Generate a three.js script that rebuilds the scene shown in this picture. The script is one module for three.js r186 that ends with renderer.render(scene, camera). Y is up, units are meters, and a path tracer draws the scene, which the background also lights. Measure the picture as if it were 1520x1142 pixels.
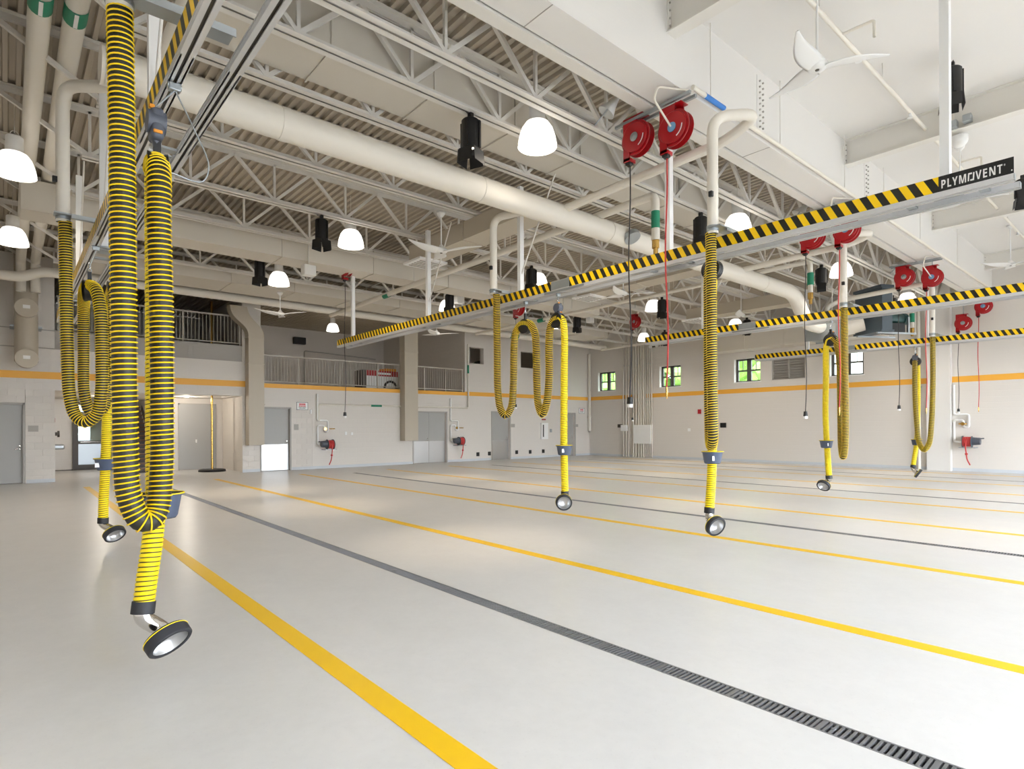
import * as THREE from 'three';
import { mergeGeometries } from 'three/addons/utils/BufferGeometryUtils.js';
import { RoundedBoxGeometry } from 'three/addons/geometries/RoundedBoxGeometry.js';

// ---------------------------------------------------------------- camera, sky, exposure
const FOCAL = 869.35, YAW = THREE.MathUtils.degToRad(40.756), HORIZON = 635.05, ROLL = THREE.MathUtils.degToRad(0.25), EYE = 1.6;
const scene = new THREE.Scene();
const camera = new THREE.PerspectiveCamera(2 * THREE.MathUtils.radToDeg(Math.atan(571 / FOCAL)), 1520 / 1142, 0.05, 200);
camera.position.set(0, EYE, 0);
camera.rotation.order = 'YXZ';
camera.rotation.set(0, -YAW, -ROLL);
camera.setViewOffset(1520, 1142, -0.28, 571 - HORIZON, 1520, 1142);
scene.background = new THREE.Color().setRGB(0.90, 0.97, 1.06);
scene.backgroundIntensity = 25;
const renderer = new THREE.WebGLRenderer({ antialias: true });
renderer.toneMapping = THREE.LinearToneMapping;
renderer.toneMappingExposure = 0.68;
renderer.shadowMap.enabled = true;
const LAMP = 22, SPOT = 44, WARM = new THREE.Color().setRGB(1.0, 0.9, 0.77), WARMER = new THREE.Color().setRGB(1.0, 0.8, 0.55);

// ---------------------------------------------------------------- helpers
const V = (x, y, z) => new THREE.Vector3(x, y, z);
const FWD = V(Math.sin(YAW), 0, -Math.cos(YAW)), RGT = V(Math.cos(YAW), 0, Math.sin(YAW)), UP = V(0, 1, 0);
function ray(u, v) {                       // a pixel of the photograph gives a direction
  const a = u - 760, b = v - 571, c = Math.cos(ROLL), s = Math.sin(ROLL);
  return FWD.clone().addScaledVector(RGT, (a * c - b * s) / FOCAL).addScaledVector(UP, (HORIZON - 571 - a * s - b * c) / FOCAL);
}
const along = (u, v, k) => { const d = ray(u, v); return d.multiplyScalar(k(d)).add(V(0, EYE, 0)); };
const onX = (u, v, x) => along(u, v, (d) => x / d.x);       // where that direction meets a plane of the room
const onY = (u, v, y) => along(u, v, (d) => (y - EYE) / d.y);
const onZ = (u, v, z) => along(u, v, (d) => z / d.z);
let seed = 7;
const rnd = () => { seed = (seed * 1664525 + 1013904223) >>> 0; return seed / 4294967296; };

const taken = new Map();
function numbered(name) {
  const n = taken.get(name) ?? 0; taken.set(name, n + 1);
  return n ? name + '_' + String(n).padStart(3, '0') : name;
}
function shadows(o) { o.traverse((m) => { if (m.isMesh) { m.castShadow = true; m.receiveShadow = true; } }); return o; }
function thing(name, label, category, group, at) {
  const o = new THREE.Group(); o.name = numbered(name); o.userData = { label, category };
  if (group) o.userData.group = group;
  if (at) o.position.copy(at);
  scene.add(o); return o;
}
function part(parent, name, geometry, material, label) {
  const m = new THREE.Mesh(geometry, material); m.name = name;
  m.castShadow = m.receiveShadow = true;
  if (label) m.userData.label = label;
  parent.add(m); return m;
}
function solo(name, label, category, geometry, material, group, at) {
  const m = new THREE.Mesh(geometry, material); m.name = numbered(name); m.userData = { label, category };
  if (group) m.userData.group = group;
  if (at) m.position.copy(at);
  m.castShadow = m.receiveShadow = true; scene.add(m); return m;
}
function struct(name, geometry, material, label) {
  const m = geometry ? new THREE.Mesh(geometry, material) : new THREE.Group(); m.name = name; m.userData = { kind: 'structure' };
  if (label) m.userData.label = label;
  m.castShadow = m.receiveShadow = true; scene.add(m); return m;
}
const plain = (g) => { g = g.index ? g.toNonIndexed() : g; for (const k of Object.keys(g.attributes)) if (!['position', 'normal', 'uv'].includes(k)) g.deleteAttribute(k); return g; };
const join = (list) => mergeGeometries(list.map(plain));
const bx = (x0, x1, y0, y1, z0, z1) => { const g = new THREE.BoxGeometry(Math.abs(x1 - x0), Math.abs(y1 - y0), Math.abs(z1 - z0)); g.translate((x0 + x1) / 2, (y0 + y1) / 2, (z0 + z1) / 2); return g; };
const rb = (w, h, d, r, x = 0, y = 0, z = 0) => { const g = new RoundedBoxGeometry(w, h, d, 2, r); g.translate(x, y, z); return g; };
function rod(a, b, r, r2 = r, n = 12, open = false) {
  const d = b.clone().sub(a), g = new THREE.CylinderGeometry(r2, r, d.length(), n, 1, open);
  g.applyQuaternion(new THREE.Quaternion().setFromUnitVectors(UP, d.clone().normalize()));
  const c = a.clone().add(b).multiplyScalar(0.5); g.translate(c.x, c.y, c.z); return g;
}
function bar(a, b, w, h) {                 // a square bar from a to b
  const d = b.clone().sub(a), g = new THREE.BoxGeometry(w, d.length(), h);
  g.applyQuaternion(new THREE.Quaternion().setFromUnitVectors(UP, d.clone().normalize()));
  const c = a.clone().add(b).multiplyScalar(0.5); g.translate(c.x, c.y, c.z); return g;
}
const curve = (pts) => new THREE.CatmullRomCurve3(pts, false, 'centripetal');
const pipe = (pts, r, steps = 40, n = 14) => new THREE.TubeGeometry(curve(pts), steps, r, n, false);
function bent(pts, r, bend = 0.25, n = 14) {   // straight pipe runs with rounded elbows
  const path = new THREE.CurvePath();
  let last = pts[0];
  for (let i = 1; i < pts.length - 1; i++) {
    const a = pts[i - 1].clone().sub(pts[i]), b = pts[i + 1].clone().sub(pts[i]), k = Math.min(bend, a.length() / 2, b.length() / 2);
    const p = pts[i].clone().addScaledVector(a.normalize(), k), q = pts[i].clone().addScaledVector(b.normalize(), k);
    path.add(new THREE.LineCurve3(last, p)); path.add(new THREE.QuadraticBezierCurve3(p, pts[i], q)); last = q;
  }
  path.add(new THREE.LineCurve3(last, pts[pts.length - 1]));
  const out = [];
  for (const c of path.curves) { const k = c.isLineCurve3 ? 1 : 7; for (let i = 0; i <= k; i++) { const p = c.getPoint(i / k); if (!out.length || out[out.length - 1].distanceTo(p) > 1e-4) out.push(p); } }
  return ringTube(out, () => r, n);
}
function ringTube(pts, rad, n) {           // a tube through given points, one ring each, mitred
  const pos = [], uv = [], idx = []; let nrm = null, run = 0;
  pts.forEach((p, i) => {
    const t = (pts[i + 1] ?? p).clone().sub(pts[i - 1] ?? p).normalize();
    if (!nrm) nrm = Math.abs(t.y) > 0.9 ? V(1, 0, 0) : V(0, 1, 0);
    nrm = nrm.clone().addScaledVector(t, -nrm.dot(t)).normalize();
    const bin = t.clone().cross(nrm), r = rad(i);
    if (i) run += p.distanceTo(pts[i - 1]);
    for (let j = 0; j <= n; j++) {
      const w = j / n * Math.PI * 2, q = p.clone().addScaledVector(nrm, Math.cos(w) * r).addScaledVector(bin, Math.sin(w) * r);
      pos.push(q.x, q.y, q.z); uv.push(j / n, run);
      if (i && j) { const a = (i - 1) * (n + 1) + j - 1, b = a + n + 1; idx.push(a, a + 1, b, b, a + 1, b + 1); }
    }
  });
  const g = new THREE.BufferGeometry();
  g.setAttribute('position', new THREE.Float32BufferAttribute(pos, 3)); g.setAttribute('uv', new THREE.Float32BufferAttribute(uv, 2));
  g.setIndex(idx); g.computeVertexNormals(); return g;
}
function lathe(pts, n = 28) { return new THREE.LatheGeometry(pts.map(([r, y]) => new THREE.Vector2(r, y)), n); }
function metric(g, s = 1) {                // uv in metres, by the way each face points
  g = plain(g); const p = g.attributes.position, q = g.attributes.normal, uv = [];
  for (let i = 0; i < p.count; i++) {
    const x = p.getX(i), y = p.getY(i), z = p.getZ(i), a = Math.abs(q.getX(i)), b = Math.abs(q.getY(i)), c = Math.abs(q.getZ(i));
    if (b >= a && b >= c) uv.push(x * s, z * s); else if (a >= c) uv.push(z * s, y * s); else uv.push(x * s, y * s);
  }
  g.setAttribute('uv', new THREE.Float32BufferAttribute(uv, 2)); return g;
}
const aim = (g, dir, at) => { g.applyQuaternion(new THREE.Quaternion().setFromUnitVectors(UP, dir.clone().normalize())); g.translate(at.x, at.y, at.z); return g; };

// ---------------------------------------------------------------- materials
function noiseTexture(size, fn, colour) {
  const data = new Uint8Array(size * size * 4);
  for (let y = 0; y < size; y++) for (let x = 0; x < size; x++) { const c = fn(x, y), i = (y * size + x) * 4; data[i] = c[0]; data[i + 1] = c[1]; data[i + 2] = c[2]; data[i + 3] = 255; }
  const t = new THREE.DataTexture(data, size, size); t.wrapS = t.wrapT = THREE.RepeatWrapping; t.magFilter = THREE.LinearFilter; t.minFilter = THREE.LinearMipmapLinearFilter; t.generateMipmaps = true;
  if (colour) t.colorSpace = THREE.SRGBColorSpace;
  t.needsUpdate = true; return t;
}
function valueNoise(cells, size) {         // tiling smooth noise, -1 to 1
  const g = Array.from({ length: cells * cells }, () => rnd() * 2 - 1), s = (t) => t * t * (3 - 2 * t);
  return (x, y) => {
    const fx = x / size * cells, fy = y / size * cells, ix = Math.floor(fx), iy = Math.floor(fy), tx = s(fx - ix), ty = s(fy - iy), at = (a, b) => g[((b % cells + cells) % cells) * cells + (a % cells + cells) % cells];
    return (at(ix, iy) * (1 - tx) + at(ix + 1, iy) * tx) * (1 - ty) + (at(ix, iy + 1) * (1 - tx) + at(ix + 1, iy + 1) * tx) * ty;
  };
}
const S = (color, roughness = 0.6, metalness = 0, more = {}) => new THREE.MeshStandardMaterial({ color, roughness, metalness, side: THREE.DoubleSide, ...more });
const n1 = valueNoise(6, 512), n2 = valueNoise(24, 512), n3 = valueNoise(96, 512);
const floorColour = noiseTexture(512, (x, y) => { const k = 222 + 1.5 * n1(x, y) + 1.5 * n2(x, y) + 1.5 * n3(x, y) + (rnd() < 0.012 ? -5 : 0); return [k, k - 1, k - 3]; }, true);
const floorRough = noiseTexture(512, (x, y) => { const k = 76 + 2 * n1(x, y) + 3 * n3(x, y); return [k, k, k]; });
const floorBump = noiseTexture(512, (x, y) => { const k = 128 + 40 * n2(x, y) + 30 * n3(x, y); return [k, k, k]; });
for (const t of [floorColour, floorRough, floorBump]) t.repeat.set(0.25, 0.25);
const blockBump = noiseTexture(512, (x, y) => {        // 0.8 m square: four courses of 0.4 x 0.2 m blocks
  const row = Math.floor(y / 128), fx = (x + (row % 2) * 128) % 256, fy = y % 128, d = Math.min(fx, 256 - fx, fy, 128 - fy);
  const k = d < 3 ? 70 : d < 5 ? 110 : 165 + 22 * n3(x, y) + 10 * rnd(); return [k, k, k];
});
blockBump.repeat.set(1.25, 1.25);
const paintBump = noiseTexture(512, (x, y) => { const k = 128 + 50 * n3(x, y) + 30 * rnd(); return [k, k, k]; });
paintBump.repeat.set(0.6, 0.6);
const M = {
  floor: new THREE.MeshPhysicalMaterial({ map: floorColour, roughnessMap: floorRough, roughness: 1, bumpMap: floorBump, bumpScale: 0.0003, specularIntensity: 0.9 }),
  line: S('#f9c806', 0.36), block: S('#dcd6ce', 0.62, 0, { bumpMap: blockBump, bumpScale: 0.004 }), blockPiece: S('#dcd6ce', 0.62, 0, { bumpMap: paintBump, bumpScale: 0.002 }),
  blockPiece2: S('#d8d2ca', 0.64, 0, { bumpMap: paintBump, bumpScale: 0.002 }), drywall: S('#e2dfda', 0.75, 0, { bumpMap: paintBump, bumpScale: 0.001 }),
  mezz: S('#dcd6ce', 0.75), stripe: S('#eeae40', 0.5), steel: S('#dedad2', 0.5), steelDark: S('#a9a49c', 0.55), deck: S('#b5aa99', 0.6), duct: S('#d3ccbf', 0.5), ductTan: S('#bcb2a0', 0.5), pipe: S('#e3ddd1', 0.45),  // deck: the joist cream made darker, roof shade put into its colour
  white: S('#f1f1ef', 0.45), greyDoor: S('#a9a8a4', 0.45), doorFrame: S('#aaa69f', 0.5), plate: S('#c4c5c6', 0.3, 1), alu: S('#dcdcdd', 0.42, 0.55), aluFlat: S('#d0d1d2', 0.42, 0.6), galv: S('#a7adb0', 0.38, 0.8),
  chrome: S('#d6d3cf', 0.12, 1), brass: S('#c7a25b', 0.2, 1), black: S('#131314', 0.45), rubber: S('#26272c', 0.6), hose: S('#26241a', 0.55), yellow: S('#f2cf10', 0.42), yellowLow: S('#f6da08', 0.42),
  cup: S('#4a5468', 0.5), balancer: S('#4b4f59', 0.45), orange: S('#d68a1c', 0.5), red: S('#a50d17', 0.28), redDark: S('#a50d17', 0.3), blueHub: S('#6d9cc0', 0.35), hoseRed: S('#c43a38', 0.5), cord: S('#2a2828', 0.6),
  grate: S('#86878a', 0.42, 0.5), trough: S('#bdbab4', 0.85), wood: S('#6b4630', 0.55), dark: S('#4b4640', 0.5), green: S('#18805f', 0.5), blueTag: S('#2f76c4', 0.5), frame: S('#55534f', 0.5),
  teal: S('#1e4a48', 0.4), slate: S('#4d585f', 0.5), base: S('#c9cdd1', 0.55), stair: S('#5c5552', 0.6), cableRail: S('#bdb6aa', 0.5), leaf: S('#7fa04c', 0.8), bark: S('#5b4a39', 0.9), asphalt: S('#7f7d79', 0.9), grass: S('#6f8f4a', 0.95),
  glass: new THREE.MeshPhysicalMaterial({ color: '#f4fbf8', transmission: 1, thickness: 0, roughness: 0.02, ior: 1.5, side: THREE.DoubleSide }),
  lampGlass: S('#fff6e6', 0.35, 0, { emissive: WARM.clone().lerp(new THREE.Color(1, 1, 1), 0.45), emissiveIntensity: 2.6 }),
  bulb: S('#ffffff', 0.4, 0, { emissive: WARM, emissiveIntensity: 8 }), spotBulb: S('#ffffff', 0.4, 0, { emissive: WARM, emissiveIntensity: 9 }),
};
function print(w, h, draw) {
  const c = document.createElement('canvas'); c.width = w; c.height = h; const k = c.getContext('2d'); draw(k, w, h);
  const t = new THREE.CanvasTexture(c); t.colorSpace = THREE.SRGBColorSpace; t.magFilter = THREE.LinearFilter; return t;
}

// ---------------------------------------------------------------- the room
const BACK = -22.64, RIGHT = 25.4, LEFT = -1.0, FRONT = 4.6, DECK = 6.82, CEIL = 7.2, JB = 6.0;
const DRAIN = [3.3, 9.42, 15.7, 21.86];
{
  const g = []; let x = LEFT - 0.3;
  for (const d of DRAIN) { g.push(bx(x, d - 0.075, -0.3, 0, -19.6, FRONT + 0.3)); x = d + 0.075; }
  g.push(bx(x, RIGHT + 0.35, -0.3, 0, -19.6, FRONT + 0.3), bx(LEFT - 0.3, RIGHT + 0.35, -0.3, 0, -31, -19.6), bx(LEFT - 0.3, RIGHT + 0.35, -0.5, -0.3, -31, FRONT + 0.3));
  struct('floor', metric(join(g)), M.floor, 'glossy light grey resin floor');
}
const YEL = [[1.66, -20.1], [5.02, -20.3], [7.78, -20.4], [11.18, -20.4], [14.07, -20.4], [17.6, -20.4], [20.3, -20.4], [23.9, -20.4]];
YEL.forEach(([x, z], i) => {
  const w = ['beside the hanging hose nearest the dark entrance', 'running towards the brass pole', 'second line past the brass pole', 'beyond the second floor drain', 'before the third floor drain', 'beyond the third floor drain', 'before the drain closest to the windows', 'between the last drain and the window wall'][i];
  solo('floor_line', 'yellow painted lane line on the floor ' + w, 'floor line', bx(x - 0.075, x + 0.075, 0, 0.0025, z, FRONT - 0.3), M.line, 'yellow lane lines');
});
// back wall: the openings are the corridor (1.1-6.5), the doors and the two mezzanines
{
  const T = 0.3, z0 = BACK - T, z1 = BACK, g = [];
  const w = (a, b, y0, y1) => g.push(bx(a, b, y0, y1, z0, z1));
  w(LEFT, -0.57, 2.8, 6.82); w(-0.57, 1.1, 2.8, 6.82);
  w(1.1, 6.5, 2.8, 4.05);                                           // parapet over the corridor
  w(6.5, 7.16, 2.8, 6.82); w(7.16, 16.55, 2.62, 3.3);
  w(7.12, 9.1, 2.4, 2.62);
  w(9.1, 13.72, 0, 2.62); w(13.72, 15.46, 2.36, 2.62); w(15.46, 18.2, 0, 2.62); w(18.2, 19.35, 2.42, 2.62); w(19.35, 23.2, 0, 2.62); w(23.2, 24.15, 2.42, 2.62); w(24.15, RIGHT, 0, 2.62);
  w(16.55, RIGHT, 2.62, 4.71); w(16.55, 16.83, 4.71, 5.49); w(17.69, 20.12, 4.71, 5.55); w(21.41, RIGHT, 4.71, 5.55); w(16.55, 17.69, 5.49, 6.82); w(17.69, RIGHT, 5.55, 6.82);
  w(7.16, 16.55, 6.3, 6.82); w(1.1, 6.5, 6.45, 6.82);
  const wall = struct('wall_back', metric(join(g)), M.block, 'painted block wall with grey doors');
  // the nearest courses are laid block by block
  const full = new RoundedBoxGeometry(0.394, 0.194, 0.3, 1, 0.004), half = new RoundedBoxGeometry(0.194, 0.194, 0.3, 1, 0.004), core = [];
  const lay = (a, b, y0, y1) => {
    core.push(bx(a + 0.002, b - 0.002, y0, y1, z0 + 0.004, z1 - 0.006));
    for (let r = 0; y0 + r * 0.2 < y1 - 0.05; r++) {
      let x = a;
      while (x < b - 0.04) {
        const first = x === a && r % 2, k = Math.min(first ? 0.2 : 0.4, b - x), geo = Math.abs(k - 0.4) < 0.01 ? full : half;
        const m = part(wall, 'block', geo, rnd() < 0.5 ? M.blockPiece : M.blockPiece2); m.position.set(x + k / 2, y0 + r * 0.2 + 0.1, (z0 + z1) / 2);
        m.scale.x = k / (geo === full ? 0.4 : 0.2); x += k;
      }
    }
  };
  lay(LEFT, -0.6, 0, 2.8); lay(0.4, 1.1, 0, 2.8); lay(-0.6, 0.4, 2.4, 2.8); lay(6.5, 7.12, 0, 2.8); lay(8.28, 9.1, 0, 2.4);
  part(wall, 'mortar', join(core), M.block);
  part(wall, 'painted_stripe', join([bx(LEFT, 6.5, 3.135, 3.35, z1, z1 + 0.003), bx(7.16, 16.55, 3.14, 3.3, z1, z1 + 0.003), bx(16.55, RIGHT, 3.135, 3.33, z1, z1 + 0.003), bx(6.5, 7.16, 3.135, 3.35, z1, z1 + 0.003)]), M.stripe, 'orange painted stripe');
}
struct('trim_3', bx(7.2, RIGHT, 2.70, 2.74, BACK, BACK + 0.03), M.block);
struct('baseboard_back', join([[LEFT, -0.6], [0.42, 1.1], [6.5, 7.12], [8.28, 13.66], [15.52, 18.14], [19.41, 23.14], [24.21, RIGHT]].map(([a, b]) => bx(a, b, 0, 0.11, BACK, BACK + 0.012))), M.base);
// right wall with four windows and a louvre
const WIN = [-21.37, -17.23, -13.15, -9.0];
const LOUVRE = [-12.03, -10.6];
{
  const g = [], x0 = RIGHT, x1 = RIGHT + 0.35, holes = [...WIN.map((z) => [z - 0.62, z + 0.62]), LOUVRE].sort((a, b) => a[0] - b[0]);
  g.push(bx(x0, x1, 0, 3.63, -31, FRONT + 0.3), bx(x0, x1, 4.7, CEIL + 0.2, -31, FRONT + 0.3));
  let z = -31; for (const [a, b] of holes) { g.push(bx(x0, x1, 3.63, 4.7, z, a)); z = b; }
  g.push(bx(x0, x1, 3.63, 4.7, z, FRONT + 0.3));
  const wall = struct('wall_right', metric(join(g)), M.block, 'painted block wall with high windows');
  part(wall, 'painted_stripe', bx(x0 - 0.003, x0, 3.135, 3.34, BACK, FRONT), M.stripe, 'orange painted stripe');
  part(wall, 'sill', join(WIN.map((q) => bx(x0 - 0.002, x0 + 0.3, 3.6, 3.64, q - 0.66, q + 0.66))), M.white);
}
struct('baseboard_right', bx(RIGHT - 0.012, RIGHT, 0, 0.11, BACK, FRONT), M.base);
WIN.forEach((z, i) => {
  const w = struct('window_' + (i + 1), null, null, 'dark framed pair of sash windows'), x = RIGHT + 0.24, fr = [], b = (y0, y1, a, c, t = 0.06) => fr.push(bx(x - t / 2, x + t / 2, y0, y1, a, c));
  b(3.63, 3.70, z - 0.62, z + 0.62, 0.1); b(4.62, 4.7, z - 0.62, z + 0.62, 0.1); b(3.63, 4.7, z - 0.62, z - 0.52, 0.1); b(3.63, 4.7, z + 0.52, z + 0.62, 0.1); b(3.63, 4.7, z - 0.1, z + 0.1, 0.1);
  part(w, 'window_frame', join(fr), M.frame);
  for (const s of [-1, 1]) {
    const c = z + s * 0.31, sash = [];
    sash.push(bx(x - 0.03, x + 0.03, 4.12, 4.19, c - 0.21, c + 0.21), bx(x - 0.02, x + 0.02, 4.19, 4.62, c - 0.012, c + 0.012));
    const m = part(w, 'sash', join(sash), M.frame);
    for (const [y0, y1, a, e] of [[3.7, 4.12, -0.21, 0.21], [4.19, 4.62, -0.21, -0.012], [4.19, 4.62, 0.012, 0.21]]) part(m, 'pane', bx(x - 0.002, x + 0.002, y0, y1, c + a, c + e), M.glass);
  }
});
{
  const w = thing('wall_louvre', 'grey metal louvre set high in the window wall', 'louvre'), x = RIGHT + 0.06, [a, b] = LOUVRE;
  part(w, 'frame', join([bx(x, x + 0.12, 3.63, 3.68, a, b), bx(x, x + 0.12, 4.65, 4.7, a, b), bx(x, x + 0.12, 3.63, 4.7, a, a + 0.05), bx(x, x + 0.12, 3.63, 4.7, b - 0.05, b), bx(x, x + 0.12, 3.63, 4.7, (a + b) / 2 - 0.03, (a + b) / 2 + 0.03)]), M.steelDark);
  for (let i = 0; i < 9; i++) { const g = new THREE.BoxGeometry(0.012, 0.15, b - a - 0.1); g.rotateZ(0.75); g.translate(x + 0.07, 3.73 + i * 0.108, (a + b) / 2); part(w, 'slat', g, M.steelDark); }
  part(w, 'damper', bx(x + 0.16, x + 0.2, 3.63, 4.7, a, b), M.steelDark);
}
struct('wall_left', metric(bx(LEFT - 0.3, LEFT, 0, CEIL + 0.2, -31, FRONT + 0.3)), M.block);
{ // front wall: four bay doors, folded open, let the daylight in
  const g = []; let x = LEFT;
  for (const d of DRAIN) { g.push(bx(x, d - 2.15, 0, 4.3, FRONT, FRONT + 0.3)); x = d + 2.15; }
  g.push(bx(x, RIGHT, 0, 4.3, FRONT, FRONT + 0.3), bx(LEFT, RIGHT, 4.3, CEIL + 0.2, FRONT, FRONT + 0.3));
  struct('wall_front', metric(join(g)), M.block);
}
struct('ground', bx(-60, 90, -0.62, -0.52, -80, 80), M.asphalt);
// ceiling: ribbed deck over the hall, plain white ceiling over the strip along the bay doors
{
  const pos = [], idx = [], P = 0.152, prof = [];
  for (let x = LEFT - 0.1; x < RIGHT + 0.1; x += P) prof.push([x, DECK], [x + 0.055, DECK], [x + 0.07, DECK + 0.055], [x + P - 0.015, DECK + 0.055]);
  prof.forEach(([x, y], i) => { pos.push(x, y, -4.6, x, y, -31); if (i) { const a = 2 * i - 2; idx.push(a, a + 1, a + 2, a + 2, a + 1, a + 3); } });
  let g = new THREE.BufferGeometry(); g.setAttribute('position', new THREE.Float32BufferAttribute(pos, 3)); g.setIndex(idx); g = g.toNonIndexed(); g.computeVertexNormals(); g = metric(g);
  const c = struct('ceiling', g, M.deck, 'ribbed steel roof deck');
  part(c, 'roof_slab', bx(LEFT - 0.3, RIGHT + 0.35, DECK + 0.1, DECK + 0.3, -31, -4.5), M.drywall);
  part(c, 'front_ceiling', bx(LEFT - 0.3, RIGHT + 0.35, CEIL, CEIL + 0.2, -4.6, FRONT + 0.3), M.drywall, 'smooth white ceiling');
  part(c, 'soffit', bx(LEFT, RIGHT, 6.1, CEIL, -4.88, -4.42), M.drywall, 'boxed white soffit');
  part(c, 'soffit_beam', join([bx(LEFT, RIGHT, 6.08, 6.12, -5.08, -4.91), bx(LEFT, RIGHT, 6.12, DECK, -5.0, -4.98)]), M.steel);
  for (let i = 0; i < 5; i++) part(c, 'control_joint', bx(4.4 + i * 4.9, 4.41 + i * 4.9, 6.094, 6.1, -4.88, -4.42), M.steelDark);
}
// steel beams under the white ceiling, bolted to the soffit
[6.57, 12.5, 18.4, 24.3].forEach((x, i) => {
  const b = thing('ceiling_beam', 'cream steel beam under the white ceiling, ' + ['above the twin red reels hung near the big pipe', 'above the track with the name plate', 'third from the brass pole side', 'closest to the window wall'][i], 'beam', 'beams under the white ceiling');
  part(b, 'web', bx(x - 0.008, x + 0.008, 6.72, CEIL, -4.42, FRONT), M.steel);
  part(b, 'bottom_flange', bx(x - 0.1, x + 0.1, 6.7, 6.72, -4.42, FRONT), M.steel);
  part(b, 'top_flange', bx(x - 0.1, x + 0.1, 7.18, CEIL, -4.42, FRONT), M.steel);
  part(b, 'end_plate', bx(x - 0.09, x + 0.09, 6.72, 7.18, -4.42, -4.405), M.steel);
  for (const s of [-1, 1]) for (let k = 0; k < 4; k++) part(b, 'bolt', rod(V(x + s * 0.05, 6.8 + k * 0.1, -4.405), V(x + s * 0.05, 6.8 + k * 0.1, -4.39), 0.014, 0.014, 6), M.steelDark);
});
// bolted connection plates on the soffit face
[9.0, 13.6].forEach((x, i) => {
  const b = thing('bolt_plate', 'rows of bolts through the white soffit face ' + ['left of the tall name plate post', 'beside the second white fan'][i], 'bolts', 'bolt rows on the soffit');
  part(b, 'plate', bx(x - 0.12, x + 0.12, 6.25, 7.1, -4.42, -4.412), M.drywall);
  for (const s of [-1, 1]) for (let k = 0; k < 9; k++) part(b, 'bolt', rod(V(x + s * 0.05, 6.3 + k * 0.09, -4.412), V(x + s * 0.05, 6.3 + k * 0.09, -4.39), 0.016, 0.016, 6), M.steelDark);
});

// ---------------------------------------------------------------- roof joists
const JZ = [-5.8, -6.57, -7.63, -9.67, -11.7, -13.65, -15.6, -17.55, -19.5, -21.4];
{
  const X0 = -0.35, X1 = RIGHT - 0.05, NODE = 3.97 - 1.47 * 2, STEP = 1.47, top = DECK, bot = JB;
  const chord = (x0, x1, y, up) => { const f = up ? y : y - 0.008, k = up ? 0.09 : -0.0; const g = []; for (const s of [-1, 1]) { g.push(bx(x0, x1, f, f + 0.008, s * 0.012, s * 0.1), bx(x0, x1, up ? y : y - 0.09, up ? y + 0.09 : y, s * 0.012, s * 0.021)); } return join(g); };
  const tg = chord(X0, X1, top, false), bg = chord(NODE - 0.1, X1 - 0.5, bot, true);
  const dl = bar(V(0, bot + 0.05, 0), V(STEP / 2, top - 0.05, 0), 0.055, 0.06), dr = bar(V(0, bot + 0.05, 0), V(-STEP / 2, top - 0.05, 0), 0.055, 0.06), vt = bar(V(0, bot + 0.05, 0), V(0, top - 0.05, 0), 0.042, 0.042), ed = bar(V(NODE, bot + 0.05, 0), V(X0 + 0.15, top - 0.05, 0), 0.06, 0.06);
  const where = ['closest to the white soffit', 'passing the long boxed duct on the soffit side', 'passing the long boxed duct on its far side', 'just beyond the big round exhaust main', 'carrying the second row of pendant lamps', 'in front of the second boxed duct', 'behind the second boxed duct', 'in front of the rear flat duct', 'above the rear flat duct', 'above the mezzanine edge'];
  JZ.forEach((z, i) => {
    const j = thing('roof_joist', 'cream open web steel roof joist ' + where[i], 'joist', 'open web roof joists', V(0, 0, z));
    part(j, 'top_chord', tg, M.steel); part(j, 'bottom_chord', bg, M.steel); part(j, 'end_web', ed, M.steel);
    for (let x = NODE; x < X1 - 0.6; x += STEP) for (const g of [dl, dr, vt]) { if (x === NODE && g === dr) continue; part(j, 'web_member', g, M.steel).position.x = x; }
  });
  const b = thing('edge_girder', 'cream steel girder carrying the joist ends along the side wall', 'girder');
  part(b, 'web', bx(-0.45, -0.43, 6.2, 6.8, -22.3, -5.1), M.steel); part(b, 'bottom_flange', bx(-0.54, -0.34, 6.18, 6.2, -22.3, -5.1), M.steel); part(b, 'top_flange', bx(-0.54, -0.34, 6.72, 6.74, -22.3, -5.1), M.steel);
}
// bridging rods between the joists
[2.5, 9.9, 17.2].forEach((x, i) => solo('joist_bridging', 'thin cream bridging angle tying the joists ' + ['over the first lane', 'beyond the double loop of hose', 'above the fan unit end of the main'][i], 'bridging', bx(x - 0.02, x + 0.02, 6.68, 6.704, -21.4, -5.8), M.steel, 'joist bridging'));

// ---------------------------------------------------------------- boxed ducts
function boxDuct(name, label, x0, x1, y0, y1, z0, z1, seam, mat = M.duct) {
  const d = thing(name, label, 'duct');
  part(d, 'casing', bx(x0, x1, y0, y1, z0, z1), mat);
  const len = x1 - x0 > z1 - z0 ? 'x' : 'z';
  for (let t = (len === 'x' ? x0 : z0) + seam; t < (len === 'x' ? x1 : z1) - 0.2; t += seam)
    part(d, 'seam_flange', len === 'x' ? bx(t - 0.012, t + 0.012, y0 - 0.022, y1 + 0.02, z0 - 0.022, z1 + 0.022) : bx(x0 - 0.022, x1 + 0.022, y0 - 0.022, y1 + 0.02, t - 0.012, t + 0.012), mat);
  return d;
}
boxDuct('boxed_duct', 'long boxed cream duct between joists above the round exhaust main', 1.5, 14.2, 6.13, 6.66, -7.5, -6.69, 1.45);
boxDuct('boxed_duct', 'boxed cream duct hung across the hall beyond the second lamp row', 0.2, 16.5, 5.72, 6.3, -14.95, -14.2, 2.4);
boxDuct('boxed_duct', 'wide flat cream duct hung along the mezzanine edge', 1.3, 22.4, 5.98, 6.35, -20.15, -18.75, 1.9);
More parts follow.
